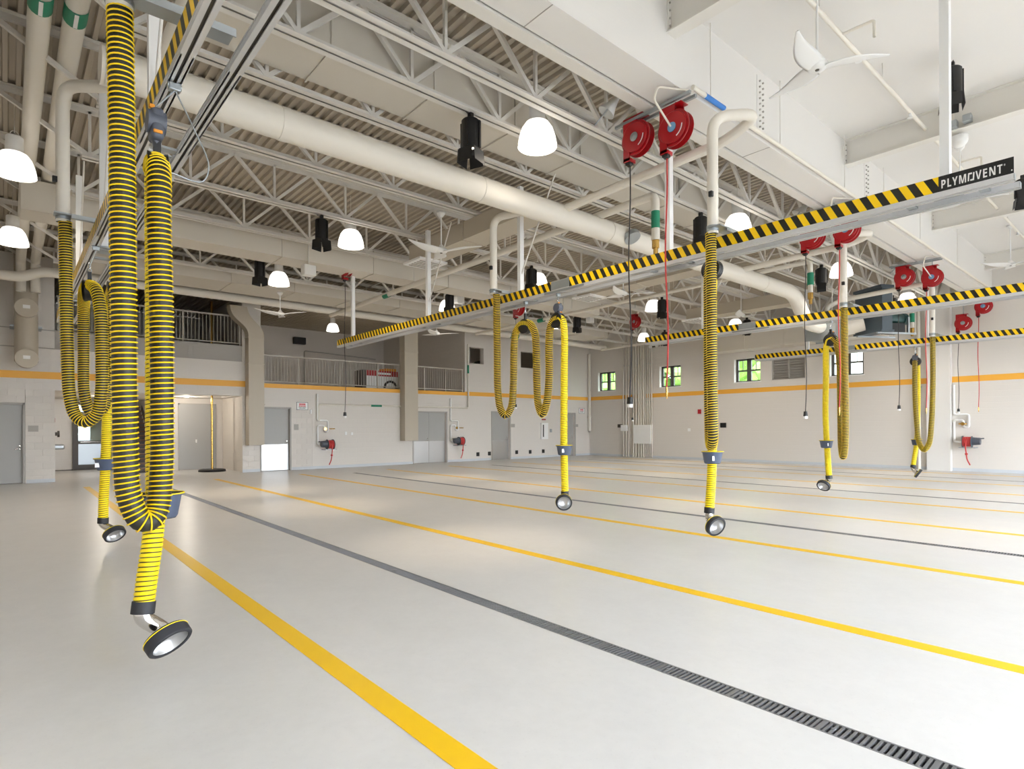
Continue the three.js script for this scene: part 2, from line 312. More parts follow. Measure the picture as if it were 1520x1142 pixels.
[[7.35, 'beside the first white hanging fan'], [13.25, 'beside the fan past the name plate track'], [19.2, 'closest to the window wall']].forEach(([x, w]) => {
  const d = boxDuct('branch_duct', 'tan boxed branch duct with a white diffuser ' + w, x, x + 0.62, 5.6, 5.98, -12.3, -8.2, 2.2, M.ductTan);
  part(d, 'diffuser', bx(x - 0.08, x + 0.7, 5.55, 5.6, -12.45, -11.7), M.white, 'white square air diffuser');
  for (let k = 0; k < 5; k++) part(d, 'grille_slat', bx(x + 0.02, x + 0.6, 5.54, 5.55, -12.36 + k * 0.12, -12.3 + k * 0.12), M.steelDark);
});

// ---------------------------------------------------------------- exhaust main, drops and other pipework
{
  const d = thing('exhaust_main', 'big round cream exhaust main running across the hall under the joists', 'duct');
  part(d, 'main', bent([V(0.75, 5.3, -7.2), V(16.6, 5.3, -7.2), V(17.3, 4.55, -7.2), V(18.4, 4.55, -7.2)], 0.19, 0.45, 24), M.pipe);
  for (let x = 2.5; x < 16; x += 3.05) part(d, 'coupling', rod(V(x, 5.3, -7.2), V(x + 0.1, 5.3, -7.2), 0.196, 0.196, 24), M.pipe);
  part(d, 'end_cap', rod(V(0.72, 5.3, -7.2), V(0.76, 5.3, -7.2), 0.19, 0.19, 24), M.pipe);
}
solo('duct_damper_disc', 'grey round cap on the exhaust main behind the single hanging hose', 'cap', rod(V(9.05, 5.28, -7.0), V(9.05, 5.2, -6.95), 0.16, 0.16, 20), M.galv);
const PIPE_R = 0.068;
const RX = [0.79, 6.95, 13.2, 19.35], RTOP = 4.05, RBOT = 3.9, AB = 3.845;
const SYS = [ // riser top at the hose, then the run to the main
  { pts: [V(0.5, 4.02, -4.04), V(0.5, 5.45, -4.04), V(1.22, 5.45, -4.04), V(1.22, 5.42, -7.05)], at: 'nearest', label: 'cream branch pipe feeding the hose hung closest to the first lane line' },
  { pts: [V(0.5, 4.02, -8.6), V(0.5, 5.62, -8.6), V(1.0, 5.5, -7.95), V(1.0, 5.35, -7.2)], label: 'cream pipe with a bend above the double hose by the dark entrance' },
  { pts: [V(6.72, 4.02, -8.3), V(6.72, 5.42, -8.3), V(7.0, 5.4, -7.25)], label: 'cream pipe dropping to the hose with two hanging loops' },
  { pts: [V(6.72, 4.02, -3.92), V(6.72, 5.5, -3.92), V(7.2, 5.55, -3.55), V(7.35, 5.45, -4.1), V(7.35, 5.4, -7.1)], label: 'cream pipe looping beside the twin red reels down to the single hose' },
  { pts: [V(12.93, 4.02, -4.63), V(12.93, 5.5, -4.63), V(13.4, 5.55, -4.2), V(13.5, 5.45, -4.7), V(13.5, 5.4, -7.1)], label: 'cream pipe dropping to the hose with the long yellow tail' },
  { pts: [V(19.06, 4.02, -4.6), V(19.06, 5.5, -4.6), V(19.06, 5.4, -6.9), V(18.8, 5.2, -7.2), V(18.8, 4.96, -7.2)], label: 'cream pipe dropping to the hose hung closest to the window wall' },
];
SYS.forEach(({ pts, label }) => {
  const p = thing('exhaust_drop', label, 'pipe', 'exhaust drop pipes');
  part(p, 'pipe', bent(pts, PIPE_R, 0.22, 16), M.pipe);
  const a = pts[0];
  part(p, 'collar', rod(V(a.x, 4.05, a.z), V(a.x, 4.12, a.z), 0.074, 0.074, 18), M.galv);
  part(p, 'sensor', rb(0.05, 0.07, 0.05, 0.008, a.x - 0.075, 4.5, a.z + 0.02), M.black, 'small black sensor');
});
[[8.3, 'with a brass fitting above the name plate track'], [14.45, 'with a brass fitting above the third track'], [22.2, 'closest to the window wall']].forEach(([x, w], i) => {
  const p = thing('labelled_pipe', 'cream ceiling pipe with green label ' + w, 'pipe', 'long cream ceiling pipes');
  part(p, 'pipe', bent([V(x, 4.75, -5.9), V(x, 5.52, -5.9), V(x, 5.42, -19.0)], 0.055 + 0.015 * (i === 0), 0.12, 14), M.pipe);
  part(p, 'label_band', rod(V(x, 4.95, -5.9), V(x, 5.24, -5.9), 0.073, 0.073, 16, true), M.green, 'green pipe label');
  part(p, 'label_band', rod(V(x, 5.43, -15.0), V(x, 5.427, -15.3), 0.073, 0.073, 16, true), M.green, 'green pipe label');
  part(p, 'fitting', join([rod(V(x, 4.62, -5.9), V(x, 4.77, -5.9), 0.062, 0.062, 14), rod(V(x, 4.5, -5.9), V(x, 4.62, -5.9), 0.04, 0.04, 12)]), M.brass, 'brass fitting');
  part(p, 'hanger', join([-9.67, -13.65, -17.55].map((z) => rod(V(x, 5.5, z), V(x, 6.0, z), 0.008, 0.008, 6))), M.steel);
});
{
  const p = thing('rear_pipe', 'cream round pipe running along the mezzanine edge', 'pipe');
  part(p, 'pipe', bent([V(-0.9, 5.72, -20.6), V(0.3, 5.72, -20.6), V(0.75, 5.95, -20.6), V(24.3, 5.86, -20.6)], 0.135, 0.2, 18), M.pipe);
  part(p, 'end_cap', rod(V(24.28, 5.86, -20.6), V(24.34, 5.86, -20.6), 0.14, 0.14, 18), M.pipe);
  for (const x of [4.2, 8.5, 12.9, 17.5, 22]) part(p, 'hanger', rod(V(x, 5.98, -20.6), V(x, 6.2, -20.6), 0.02, 0.02, 8), M.steel);
  part(p, 'label_band', rod(V(17.6, 5.88, -20.6), V(18.1, 5.878, -20.6), 0.138, 0.138, 16, true), M.green, 'green pipe label');
}
[[0.3, 'closer to the grey side door'], [0.62, 'closer to the corridor opening']].forEach(([x, w]) => {
  const p = thing('round_duct', 'round cream duct with green label band overhead, ' + w, 'duct', 'twin round ducts along the side wall');
  part(p, 'duct', bent([V(x, 6.48, -5.2), V(x, 6.42, -21.5), V(x, 5.5, -21.5)], 0.115, 0.25, 18), M.pipe);
  part(p, 'label_band', rod(V(x, 6.465, -8.3), V(x, 6.464, -8.62), 0.118, 0.118, 18, true), M.green, 'green label band');
  part(p, 'arrow', bx(x - 0.02, x + 0.02, 6.34, 6.345, -8.6, -8.32), M.white);
});
{
  const p = thing('capped_duct', 'large grey vertical duct with two round capped ends on the block wall', 'duct'), z = -21.9, x = 0.42;
  part(p, 'duct', rod(V(x, 3.55, z), V(x, 6.7, z), 0.27, 0.27, 24), M.ductTan);
  for (const y of [3.62, 5.05]) { part(p, 'cap', rod(V(x, y, z + 0.1), V(x, y, z + 0.42), 0.265, 0.265, 24), M.ductTan, 'round end cap'); part(p, 'cap_label', bx(x - 0.08, x + 0.08, y - 0.02, y + 0.08, z + 0.42, z + 0.424), M.white, 'white sticker'); }
  part(p, 'bracket', bx(x - 0.36, x + 0.36, 4.55, 4.6, z - 0.7, z), M.galv);
}
{ // thin pipe along the soffit edge and sprinkler pipe on the white ceiling
  const p = thing('soffit_pipe', 'thin cream pipe with blue label along the white soffit edge', 'pipe');
  part(p, 'pipe', rod(V(6.95, 6.14, -4.34), V(25.2, 6.14, -4.34), 0.032, 0.032, 10), M.pipe);
  part(p, 'blue_label', rod(V(7.25, 6.14, -4.34), V(7.75, 6.14, -4.34), 0.036, 0.036, 12, true), M.blueTag, 'blue pipe label');
  for (const x of [7.4, 9.5, 12.2, 14.4, 17, 20.5]) part(p, 'hanger', rod(V(x, 6.16, -4.34), V(x, CEIL, -4.34), 0.009, 0.009, 6), M.steel);
  const s = thing('sprinkler_pipe', 'cream sprinkler pipe crossing under the white ceiling', 'pipe');
  part(s, 'pipe', rod(V(LEFT, 6.92, -3.1), V(25.2, 6.92, -3.1), 0.03, 0.03, 10), M.pipe);
  for (let x = 6.9; x < 25; x += 2.35) { part(s, 'sprinkler', join([rod(V(x, 6.84, -3.1), V(x, 6.9, -3.1), 0.02, 0.02, 8), rod(V(x, 6.82, -3.1), V(x, 6.84, -3.1), 0.045, 0.03, 12)]), M.white); part(s, 'hanger', rod(V(x + 1, 6.95, -3.1), V(x + 1, CEIL, -3.1), 0.007, 0.007, 6), M.steel); }
  for (const x of [8.6, 14.6]) part(s, 'branch', bent([V(x, 6.92, -3.1), V(x + 0.02, 6.92, -2.7), V(x + 0.02, 6.7, -2.7)], 0.02, 0.04, 8), M.pipe);
}

// ---------------------------------------------------------------- overhead hose tracks
const tapePrint = print(256, 128, (k, w, h) => { k.fillStyle = '#f4c804'; k.fillRect(0, 0, w, h); k.fillStyle = '#15130f'; for (const o of [-w, 0, w]) { k.beginPath(); k.moveTo(o + 10, 0); k.lineTo(o + 10 + w / 2, 0); k.lineTo(o + w / 2 + 10 + 140, h); k.lineTo(o + 150, h); k.fill(); } });
tapePrint.wrapS = THREE.RepeatWrapping;
M.tape = S('#ffffff', 0.4, 0, { map: tapePrint });
M.plateName = S('#ffffff', 0.4, 0, { map: print(1024, 176, (k, w, h) => {
  k.fillStyle = '#121212'; k.fillRect(0, 0, w, h); k.fillStyle = '#e8e6e2'; k.textBaseline = 'middle'; k.font = 'bold 134px sans-serif';
  let x = 30; const put = (c, s = 1) => { k.save(); k.translate(x, h * 0.56); k.scale(s * 1.0, 1); k.fillText(c, 0, 0); k.restore(); x += k.measureText(c).width * s * 1.0 + 8; };
  for (const c of 'PLYM') put(c);
  k.lineWidth = 19; k.strokeStyle = '#e8e6e2'; k.beginPath(); k.moveTo(x + 10, h * 0.8); k.lineTo(x + 16, h * 0.34); k.lineTo(x + 62, h * 0.34); k.stroke(); k.beginPath(); k.moveTo(x + 86, h * 0.3); k.lineTo(x + 80, h * 0.76); k.lineTo(x + 36, h * 0.76); k.stroke(); x += 108;
  for (const c of 'VENT') put(c);
  k.font = 'bold 30px sans-serif'; k.fillText('®', x + 4, h * 0.36); k.beginPath(); k.arc(w - 26, h * 0.8, 9, 0, 7); k.fill();
}) });
function tapeStrip(x, z0, z1) {             // on the face that looks to -x; pattern 0.173 m long
  const g = new THREE.BufferGeometry(), t = 0.002;
  const a = [[z0, RTOP], [z1, RTOP], [z1, RBOT], [z0, RBOT]], P = [], U = [], N = [];
  const q = (i) => { P.push(x - t, a[i][1], a[i][0]); U.push(a[i][0] / 0.146, (a[i][1] - RBOT) / (RTOP - RBOT)); N.push(-1, 0, 0); };
  [0, 3, 1, 1, 3, 2].forEach(q);
  g.setAttribute('position', new THREE.Float32BufferAttribute(P, 3)); g.setAttribute('uv', new THREE.Float32BufferAttribute(U, 2)); g.setAttribute('normal', new THREE.Float32BufferAttribute(N, 3)); return g;
}
const RAILS = [
  { end: -15.5, posts: [-2.7, -5.75, -9.2, -12.6], label: 'overhead aluminium hose track with hazard tape over the first lane line' },
  { end: -15.5, posts: [-1.6, -4.83, -8.0, -11.1, -14.85], plate: true, label: 'overhead aluminium hose track ending in the black lettered name plate' },
  { end: -9.75, posts: [-1.6, -4.83, -8.06], label: 'overhead aluminium hose track with hazard tape, third from the brass pole' },
  { end: -9.75, posts: [-1.6, -4.83, -8.06], label: 'overhead aluminium hose track with hazard tape closest to the window wall' },
];
RAILS.forEach(({ end, posts, plate, label }, i) => {
  const x = RX[i], r = thing('hose_track', label, 'track', 'overhead hose tracks'), near = -1.05;
  const profile = (a) => join([bx(a, a + 0.075, AB + 0.035, RBOT, end, near), bx(a, a + 0.01, AB, AB + 0.035, end, near), bx(a + 0.065, a + 0.075, AB, AB + 0.035, end, near), bx(a - 0.004, a + 0.027, AB, AB + 0.01, end, near), bx(a + 0.048, a + 0.079, AB, AB + 0.01, end, near), bx(a - 0.004, a + 0.079, RBOT - 0.008, RBOT, end, near)]);
  part(r, 'tape_board', bx(x, x + 0.006, RBOT, RTOP, end, near), M.aluFlat);
  part(r, 'track_profile', profile(x), M.alu); part(r, 'track_profile', profile(x + 0.27), M.aluFlat);
  part(r, 'track_slot', join([bx(x + 0.02, x + 0.055, AB + 0.02, AB + 0.03, end, near), bx(x + 0.29, x + 0.325, AB + 0.02, AB + 0.03, end, near)]), M.dark);
  const s0 = plate ? -1.62 : -1.3;
  for (const [a, b] of [[end + 0.02, Math.max(-7.04, end + 0.3)], [-6.62, s0]]) part(r, 'hazard_tape', tapeStrip(x, a, b), M.tape, 'yellow and black striped tape');
  if (plate) {
    const g = new THREE.BoxGeometry(0.003, RTOP - RBOT, 0.57); g.translate(x - 0.0025, (RTOP + RBOT) / 2, -1.335);
    const m = part(r, 'name_plate', g, [M.plateName, M.plateName, M.black, M.black, M.black, M.black], 'black plate with white lettering');
  }
  part(r, 'splice_plate', bx(x - 0.008, x, RBOT + 0.01, RTOP - 0.01, -7.04, -6.62), M.galv);
  part(r, 'splice_plate', bx(x - 0.012, x - 0.004, AB + 0.012, RBOT - 0.01, -7.2, -6.3), M.galv);
  for (const z of posts) {
    const top = z > -4.4 ? CEIL : z > -5 ? 6.08 : z < -14 ? 5.72 : 6.0;
    const p = part(r, 'hanger_post', bx(x + 0.12, x + 0.21, RBOT + 0.015, top, z - 0.04, z + 0.04), M.white, 'white hanger post');
    part(p, 'foot_plate', bx(x + 0.01, x + 0.34, RBOT, RBOT + 0.015, z - 0.12, z + 0.12), M.galv);
    if (z < -5 && z > -14) part(p, 'brace', rod(V(x + 0.165, RTOP + 0.3, z), V(x + 0.165, 5.95, z + 0.9), 0.014, 0.014, 6), M.steel);
    for (const s of [-0.3, 0.3]) part(p, 'cross_plate', bx(x + 0.075, x + 0.27, RBOT - 0.03, RBOT - 0.01, z + s - 0.04, z + s + 0.04), M.galv);
  }
  for (const e of [end, near]) part(r, 'end_cap', join([bx(x, x + 0.075, AB, RBOT, e - 0.003, e + 0.003), bx(x + 0.27, x + 0.345, AB, RBOT, e - 0.003, e + 0.003)]), M.galv);
});

// ---------------------------------------------------------------- exhaust hoses
function spiral(c, R, pitch, half, thick, perTurn, n) {       // a strip wound round a hose
  const len = c.getLength(), turns = len / pitch, steps = Math.ceil(turns * perTurn), fr = c.computeFrenetFrames(600, false), pos = [], idx = [], uv = [];
  for (let i = 0; i <= steps; i++) {
    const t = i / steps, p = c.getPointAt(t), f = t * 600, k = Math.min(599, Math.floor(f)), m = f - k, nn = fr.normals[k].clone().lerp(fr.normals[k + 1], m).normalize(), bb = fr.binormals[k].clone().lerp(fr.binormals[k + 1], m).normalize(), tt = c.getTangentAt(t);
    const w = t * turns * Math.PI * 2, out = nn.multiplyScalar(Math.cos(w)).addScaledVector(bb, Math.sin(w));
    for (let j = 0; j <= n; j++) {
      const a = j / n * Math.PI * 2, q = p.clone().addScaledVector(out, R + Math.cos(a) * thick).addScaledVector(tt, Math.sin(a) * half);
      pos.push(q.x, q.y, q.z); uv.push(j / n, t);
      if (i && j) { const b = (i - 1) * (n + 1) + j - 1, d = b + n + 1; idx.push(b, b + 1, d, d, b + 1, d + 1); }
    }
  }
  const g = new THREE.BufferGeometry(); g.setAttribute('position', new THREE.Float32BufferAttribute(pos, 3)); g.setAttribute('uv', new THREE.Float32BufferAttribute(uv, 2)); g.setIndex(idx); g.computeVertexNormals(); return g;
}
const cam = (r, u, f) => RGT.clone().multiplyScalar(r).addScaledVector(UP, u).addScaledVector(FWD, f).normalize();
function exhaustHose({ label, upper, lower, cup, mouth, dir, saddles, perTurn = 12, pitch = 0.031 }) {
  const h = thing('exhaust_hose', label, 'hose', 'hanging vehicle exhaust hoses');
  const cu = curve(upper), cl = curve(lower);
  const a = part(h, 'upper_hose', new THREE.TubeGeometry(cu, 220, 0.0615, 18), M.hose, 'black ribbed hose');
  part(a, 'wear_strip', spiral(cu, 0.0655, pitch, 0.0051, 0.0042, perTurn, 6), M.yellow, 'yellow spiral wear strip');
  const b = part(h, 'lower_hose', new THREE.TubeGeometry(cl, 120, 0.0555, 18), M.hose, 'yellow lower hose');
  part(b, 'wear_strip', spiral(cl, 0.057, 0.029, 0.0128, 0.0045, perTurn, 6), M.yellowLow, 'wide yellow spiral strip');
  // cup: a faceted tray with a yellow rim
  const c = part(h, 'hose_cup', aim(lathe([[0.06, -0.07], [0.094, -0.075], [0.105, -0.06], [0.128, 0.07], [0.142, 0.075], [0.142, 0.085], [0.12, 0.085], [0.098, -0.05], [0.06, -0.055]], 12), UP, cup), M.cup, 'dark blue grey cup');
  part(c, 'rim', aim(new THREE.TorusGeometry(0.141, 0.0045, 6, 28).rotateX(Math.PI / 2), UP, cup.clone().add(V(0, 0.086, 0))), M.yellowLow, 'yellow rim');
  part(c, 'sticker', aim(new THREE.BoxGeometry(0.05, 0.06, 0.004), UP, cup.clone().addScaledVector(FWD, -0.125).addScaledVector(RGT, -0.03)), M.white, 'white sticker');
  // nozzle
  const end = lower[lower.length - 1], prev = cl.getTangentAt(1);
  const nz = part(h, 'nozzle_cuff', rod(end.clone().addScaledVector(prev, -0.03), end.clone().addScaledVector(prev, 0.045), 0.066, 0.066, 20), M.rubber, 'black rubber cuff');
  const e = end.clone().addScaledVector(prev, 0.04), back = mouth.clone().addScaledVector(dir, -0.07);
  const ec = new THREE.CubicBezierCurve3(e, e.clone().addScaledVector(prev, 0.055), back.clone().addScaledVector(dir, -0.06), back);
  const pts = ec.getPoints(18);
  part(nz, 'elbow', ringTube(pts, () => 0.05, 20), M.chrome, 'stainless steel elbow');
  part(nz, 'funnel', aim(lathe([[0.05, -0.078], [0.06, -0.066], [0.085, -0.05], [0.118, -0.032]], 28), dir, mouth), M.chrome, 'stainless steel funnel');
  const ring = part(h, 'nozzle_ring', aim(lathe([[0.108, 0.034], [0.126, 0.036], [0.134, 0.028], [0.135, -0.026], [0.129, -0.042], [0.112, -0.044], [0.108, 0.034]], 36), dir, mouth), M.rubber, 'black rubber ring');
  part(ring, 'ring_line', aim(new THREE.TorusGeometry(0.1345, 0.003, 6, 40).rotateX(Math.PI / 2).translate(0, -0.03, 0), dir, mouth), M.yellowLow, 'yellow line');
  part(ring, 'mouth_liner', aim(lathe([[0.113, 0.028], [0.106, 0.026], [0.094, -0.02], [0.062, -0.05], [0.0, -0.055]], 30), dir, mouth), M.plate, 'bright metal mouth');
  for (const s of saddles) {
    const g = part(h, 'saddle', join([aim(lathe([[0.0, -0.055], [0.13, -0.055], [0.12, -0.02], [0.12, 0.02], [0.13, 0.055], [0, 0.055]], 24), s.axis, s.at.clone().add(V(0, -0.13, 0))), bx(s.at.x - 0.02, s.at.x + 0.02, s.at.y - 0.05, s.at.y + 0.1, s.at.z - 0.02, s.at.z + 0.02)]), M.black, 'black hose saddle');
    part(g, 'hook', new THREE.TorusGeometry(0.02, 0.005, 6, 14).translate(s.at.x, s.at.y + 0.115, s.at.z), M.galv);
  }
  return h;
}
const HOSES = [
  { label: 'largest yellow and black exhaust hose hanging in one long loop over the first lane line', perTurn: 20,
    upper: [onZ(178, 12, -4.04), onZ(181, 200, -4.04), onZ(183, 400, -4.04), onZ(185, 600, -4.04), onZ(187, 690, -4.04), onZ(189.5, 728, -4.04), onZ(198, 757, -4.04), onZ(209, 773, -4.04), onZ(221, 774, -4.05), onZ(230, 764, -4.07), onZ(236, 742, -4.09), onZ(240, 690, -4.1), onZ(240.5, 640, -4.1), onZ(239, 450, -4.1), onZ(236, 330, -4.1), onZ(236, 270, -4.11), onZ(235, 249, -4.17), onZ(232, 243, -4.27), onZ(230, 255, -4.38)],
    lower: [onZ(230, 255, -4.38), onZ(230, 300, -4.44), onZ(231, 450, -4.44), onZ(231, 600, -4.42), onZ(231, 740, -4.38), onZ(226, 805, -4.33), onZ(218, 860, -4.3), onZ(213, 900, -4.28)],
    cup: onZ(237, 752, -4.38), mouth: onZ(250, 950, -4.2), dir: cam(0.68, -0.66, -0.3), saddles: [{ at: onZ(233, 228, -4.27), axis: V(1, 0, 0.1) }] },
  { label: 'yellow and black exhaust hose in tight loops in front of the dark entrance', perTurn: 14,
    upper: [onZ(97, 329, -8.6), onZ(98, 420, -8.6), onZ(100, 520, -8.6), onZ(104, 590, -8.58), onZ(113, 618, -8.55), onZ(127, 627, -8.5), onZ(143, 616, -8.45), onZ(150, 585, -8.4), onZ(151, 520, -8.4), onZ(149, 460, -8.42), onZ(143, 432, -8.5), onZ(134, 424, -8.7), onZ(126, 432, -9.1), onZ(124, 460, -9.4), onZ(124, 520, -9.5), onZ(126, 590, -9.5), onZ(135, 612, -9.55), onZ(152, 608, -9.6), onZ(164, 560, -9.6), onZ(168, 480, -9.6), onZ(168, 440, -9.62), onZ(166, 428, -9.7)],
    lower: [onZ(166, 428, -9.7), onZ(163, 440, -9.8), onZ(160, 480, -9.85), onZ(159, 600, -9.8), onZ(157, 680, -9.75), onZ(154, 740, -9.7), onZ(153, 772, -9.7)],
    cup: onZ(157, 690, -9.74), mouth: onZ(170, 793, -9.55), dir: cam(0.66, -0.64, -0.36), saddles: [{ at: onZ(133, 416, -8.75), axis: V(1, 0, 0.3) }, { at: onZ(166, 418, -9.72), axis: V(1, 0, 0) }] },
  { label: 'exhaust hose hanging in two loops from the name plate track, far end', perTurn: 10,
    upper: [onX(737, 437, 6.72), onX(738, 520, 6.72), onX(739, 580, 6.73), onX(743, 607, 6.76), onX(750, 617, 6.82), onX(758, 607, 6.9), onX(762, 570, 6.95), onX(763, 515, 6.97), onX(766, 493, 6.98), onX(774, 482, 6.98), onX(780, 480, 6.98), onX(787, 482, 6.98), onX(794, 495, 6.98), onX(796, 520, 6.98), onX(797, 570, 6.98), onX(799, 600, 6.98), onX(805, 615, 6.98), onX(811, 600, 6.98), onX(815, 560, 6.98), onX(815, 510, 6.98), onX(817, 487, 6.98), onX(823, 475, 6.98), onX(830, 472, 6.98)],
    lower: [onX(830, 472, 6.98), onX(835, 476, 6.98), onX(837.5, 490, 6.98), onX(837.5, 560, 6.98), onX(837, 650, 6.98), onX(838.5, 732, 6.98)],
    cup: onX(837.5, 669, 6.98), mouth: onX(837, 746, 6.9), dir: cam(0.05, -0.2, -0.97), saddles: [{ at: onX(780, 474, 6.98), axis: V(1, 0, 0) }, { at: onX(828, 465, 6.98), axis: V(1, 0, 0) }] },
  { label: 'single exhaust hose hanging from the name plate track beside the red air line', perTurn: 14,
    upper: [onX(1055, 347, 6.72), onX(1056, 450, 6.72), onX(1057, 560, 6.72), onX(1058, 625, 6.72), onX(1058, 652, 6.75), onX(1056, 662, 6.83), onX(1054, 650, 6.92), onX(1053, 620, 6.96), onX(1052, 540, 6.98), onX(1052, 460, 6.98), onX(1052, 420, 6.98), onX(1054, 400, 7.0), onX(1058, 394, 7.05)],
    lower: [onX(1058, 394, 7.05), onX(1058, 402, 7.1), onX(1057, 440, 7.13), onX(1057, 560, 7.12), onX(1057, 670, 7.05), onX(1056, 710, 7.03), onX(1053, 757, 7.0)],
    cup: onX(1057.5, 680, 7.05), mouth: onX(1062, 781, 6.92), dir: cam(0.33, -0.36, -0.87), saddles: [{ at: onX(1057, 386, 7.04), axis: V(1, 0, 0) }] },
  { label: 'exhaust hose with a long plain yellow tail in front of the wall louvre', perTurn: 10,
    upper: [onX(1253, 457, 12.93), onX(1254, 540, 12.93), onX(1255, 620, 12.93), onX(1254, 664, 12.95), onX(1251.5, 678, 13.02), onX(1249, 664, 13.1), onX(1248, 620, 13.15), onX(1247, 560, 13.2), onX(1245, 525, 13.2), onX(1241, 508, 13.2), onX(1235, 502, 13.2)],
    lower: [onX(1235, 502, 13.2), onX(1229, 505, 13.2), onX(1226.5, 516, 13.2), onX(1226, 560, 13.2), onX(1225.5, 620, 13.2), onX(1228, 670, 13.2), onX(1230.5, 708, 13.2)],
    cup: onX(1226.6, 660, 13.2), mouth: onX(1222.5, 721, 13.15), dir: cam(-0.62, -0.6, -0.5), saddles: [{ at: onX(1233, 496, 13.2), axis: V(1, 0, 0) }] },
  { label: 'exhaust hose in one narrow loop hanging closest to the window wall', perTurn: 8,
    upper: [onX(1384.5, 500, 19.06), onX(1384.5, 580, 19.06), onX(1382.5, 630, 19.07), onX(1378.5, 660, 19.12), onX(1371.5, 668, 19.2), onX(1364.5, 658, 19.28), onX(1361, 630, 19.33), onX(1358.5, 590, 19.35), onX(1358, 550, 19.35), onX(1358.3, 538, 19.38), onX(1359.5, 533, 19.45)],
    lower: [onX(1359.5, 533, 19.45), onX(1361.5, 538, 19.5), onX(1362.5, 560, 19.52), onX(1362.5, 610, 19.52), onX(1360, 660, 19.45), onX(1355.5, 692, 19.4)],
    cup: onX(1360.5, 657, 19.46), mouth: onX(1363, 703, 19.35), dir: cam(0.65, -0.55, -0.5), saddles: [{ at: onX(1359, 530, 19.42), axis: V(1, 0, 0) }] },
];
HOSES.forEach(exhaustHose);
// balancers and suspension wires hung from the tracks
function balancer(label, top, at, down, body = true) {
  const b = thing('spring_balancer', label, 'balancer', 'spring balancers');
  part(b, 'trolley', join([rb(0.07, 0.05, 0.05, 0.008, top.x, AB - 0.03, top.z), rod(V(top.x - 0.04, AB - 0.02, top.z), V(top.x + 0.04, AB - 0.02, top.z), 0.02, 0.02, 10)]), M.galv);
  part(b, 'wire', join([rod(V(top.x, AB - 0.05, top.z), V(at.x, body ? at.y + 0.12 : at.y, at.z), 0.006, 0.006, 6), rod(V(at.x, body ? at.y - 0.13 : at.y, at.z), down, 0.006, 0.006, 6)]), M.galv);
  part(b, 'clip', new THREE.TorusGeometry(0.018, 0.004, 6, 12).scale(0.8, 2, 1).translate(down.x, down.y + 0.05, down.z), M.chrome);
  if (!body) return;
  if (top.x < 1) part(b, 'safety_cable', pipe([V(top.x, AB - 0.04, top.z), V(top.x + 0.12, at.y + 0.05, top.z), V(top.x + 0.2, at.y - 0.15, top.z), V(top.x + 0.16, at.y - 0.27, top.z), V(at.x + 0.06, at.y - 0.27, at.z)], 0.005, 30, 6), M.galv);
  part(b, 'housing', join([rb(0.075, 0.2, 0.13, 0.025, at.x, at.y, at.z), rod(V(at.x - 0.05, at.y + 0.02, at.z), V(at.x + 0.05, at.y + 0.02, at.z), 0.07, 0.07, 18), rod(V(at.x, at.y - 0.15, at.z), V(at.x, at.y - 0.08, at.z), 0.012, 0.03, 10)]), M.balancer, 'dark grey housing');
  part(b, 'stripe', rb(0.03, 0.025, 0.02, 0.005, at.x - 0.03, at.y + 0.095, at.z + 0.05), M.orange); part(b, 'stripe', rb(0.05, 0.02, 0.02, 0.005, at.x, at.y - 0.06, at.z + 0.065), M.orange);
}
{ const s = HOSES.map((h) => h.saddles), c = (v) => v.clone().add(V(0, 0.13, 0));
  balancer('dark grey spring balancer above the largest hanging hose', V(0.828, 0, -4.3), onZ(231.5, 187, -4.27), c(s[0][0].at));
  balancer('steel suspension wire above the tight hose loops by the dark entrance', V(0.828, 0, -8.75), onZ(133, 395, -8.75), c(s[1][0].at), false);
  balancer('steel suspension wire between the two hanging hose loops', V(6.988, 0, s[2][0].at.z), V(6.988, 3.6, s[2][0].at.z), c(s[2][0].at), false);
  balancer('dark grey spring balancer above the double loop hose', V(6.988, 0, s[2][1].at.z), V(6.988, 3.58, s[2][1].at.z), c(s[2][1].at));
  balancer('dark grey spring balancer above the hose with the long yellow tail', V(13.238, 0, s[4][0].at.z), V(13.238, 3.5, s[4][0].at.z), c(s[4][0].at));
  balancer('dark grey spring balancer above the hose closest to the window wall', V(19.388, 0, s[5][0].at.z), V(19.388, 3.5, s[5][0].at.z), c(s[5][0].at));
  balancer('dark grey spring balancer behind the single hanging hose', V(6.988, 0, s[3][0].at.z), V(6.988, 3.68, s[3][0].at.z), c(s[3][0].at), false);
}
// galvanised brackets from track to riser
SYS.forEach(({ pts }, i) => {
  const k = [0, 0, 1, 1, 2, 3][i], a = pts[0], b = thing('riser_bracket', 'galvanised plate tying the pipe to its track above the ' + ['largest hose', 'tight hose loops', 'double loop hose', 'single hose by the red reels', 'hose with the long yellow tail', 'hose closest to the windows'][i], 'bracket', 'riser brackets');
  part(b, 'plate', bx(a.x - 0.09, RX[k] + 0.3, RTOP + 0.03, RTOP + 0.045, a.z - 0.02, a.z + 0.15), M.galv);
  part(b, 'flange', bx(a.x + 0.07, RX[k] + 0.3, RTOP - 0.005, RTOP + 0.045, a.z + 0.145, a.z + 0.155), M.galv);
});

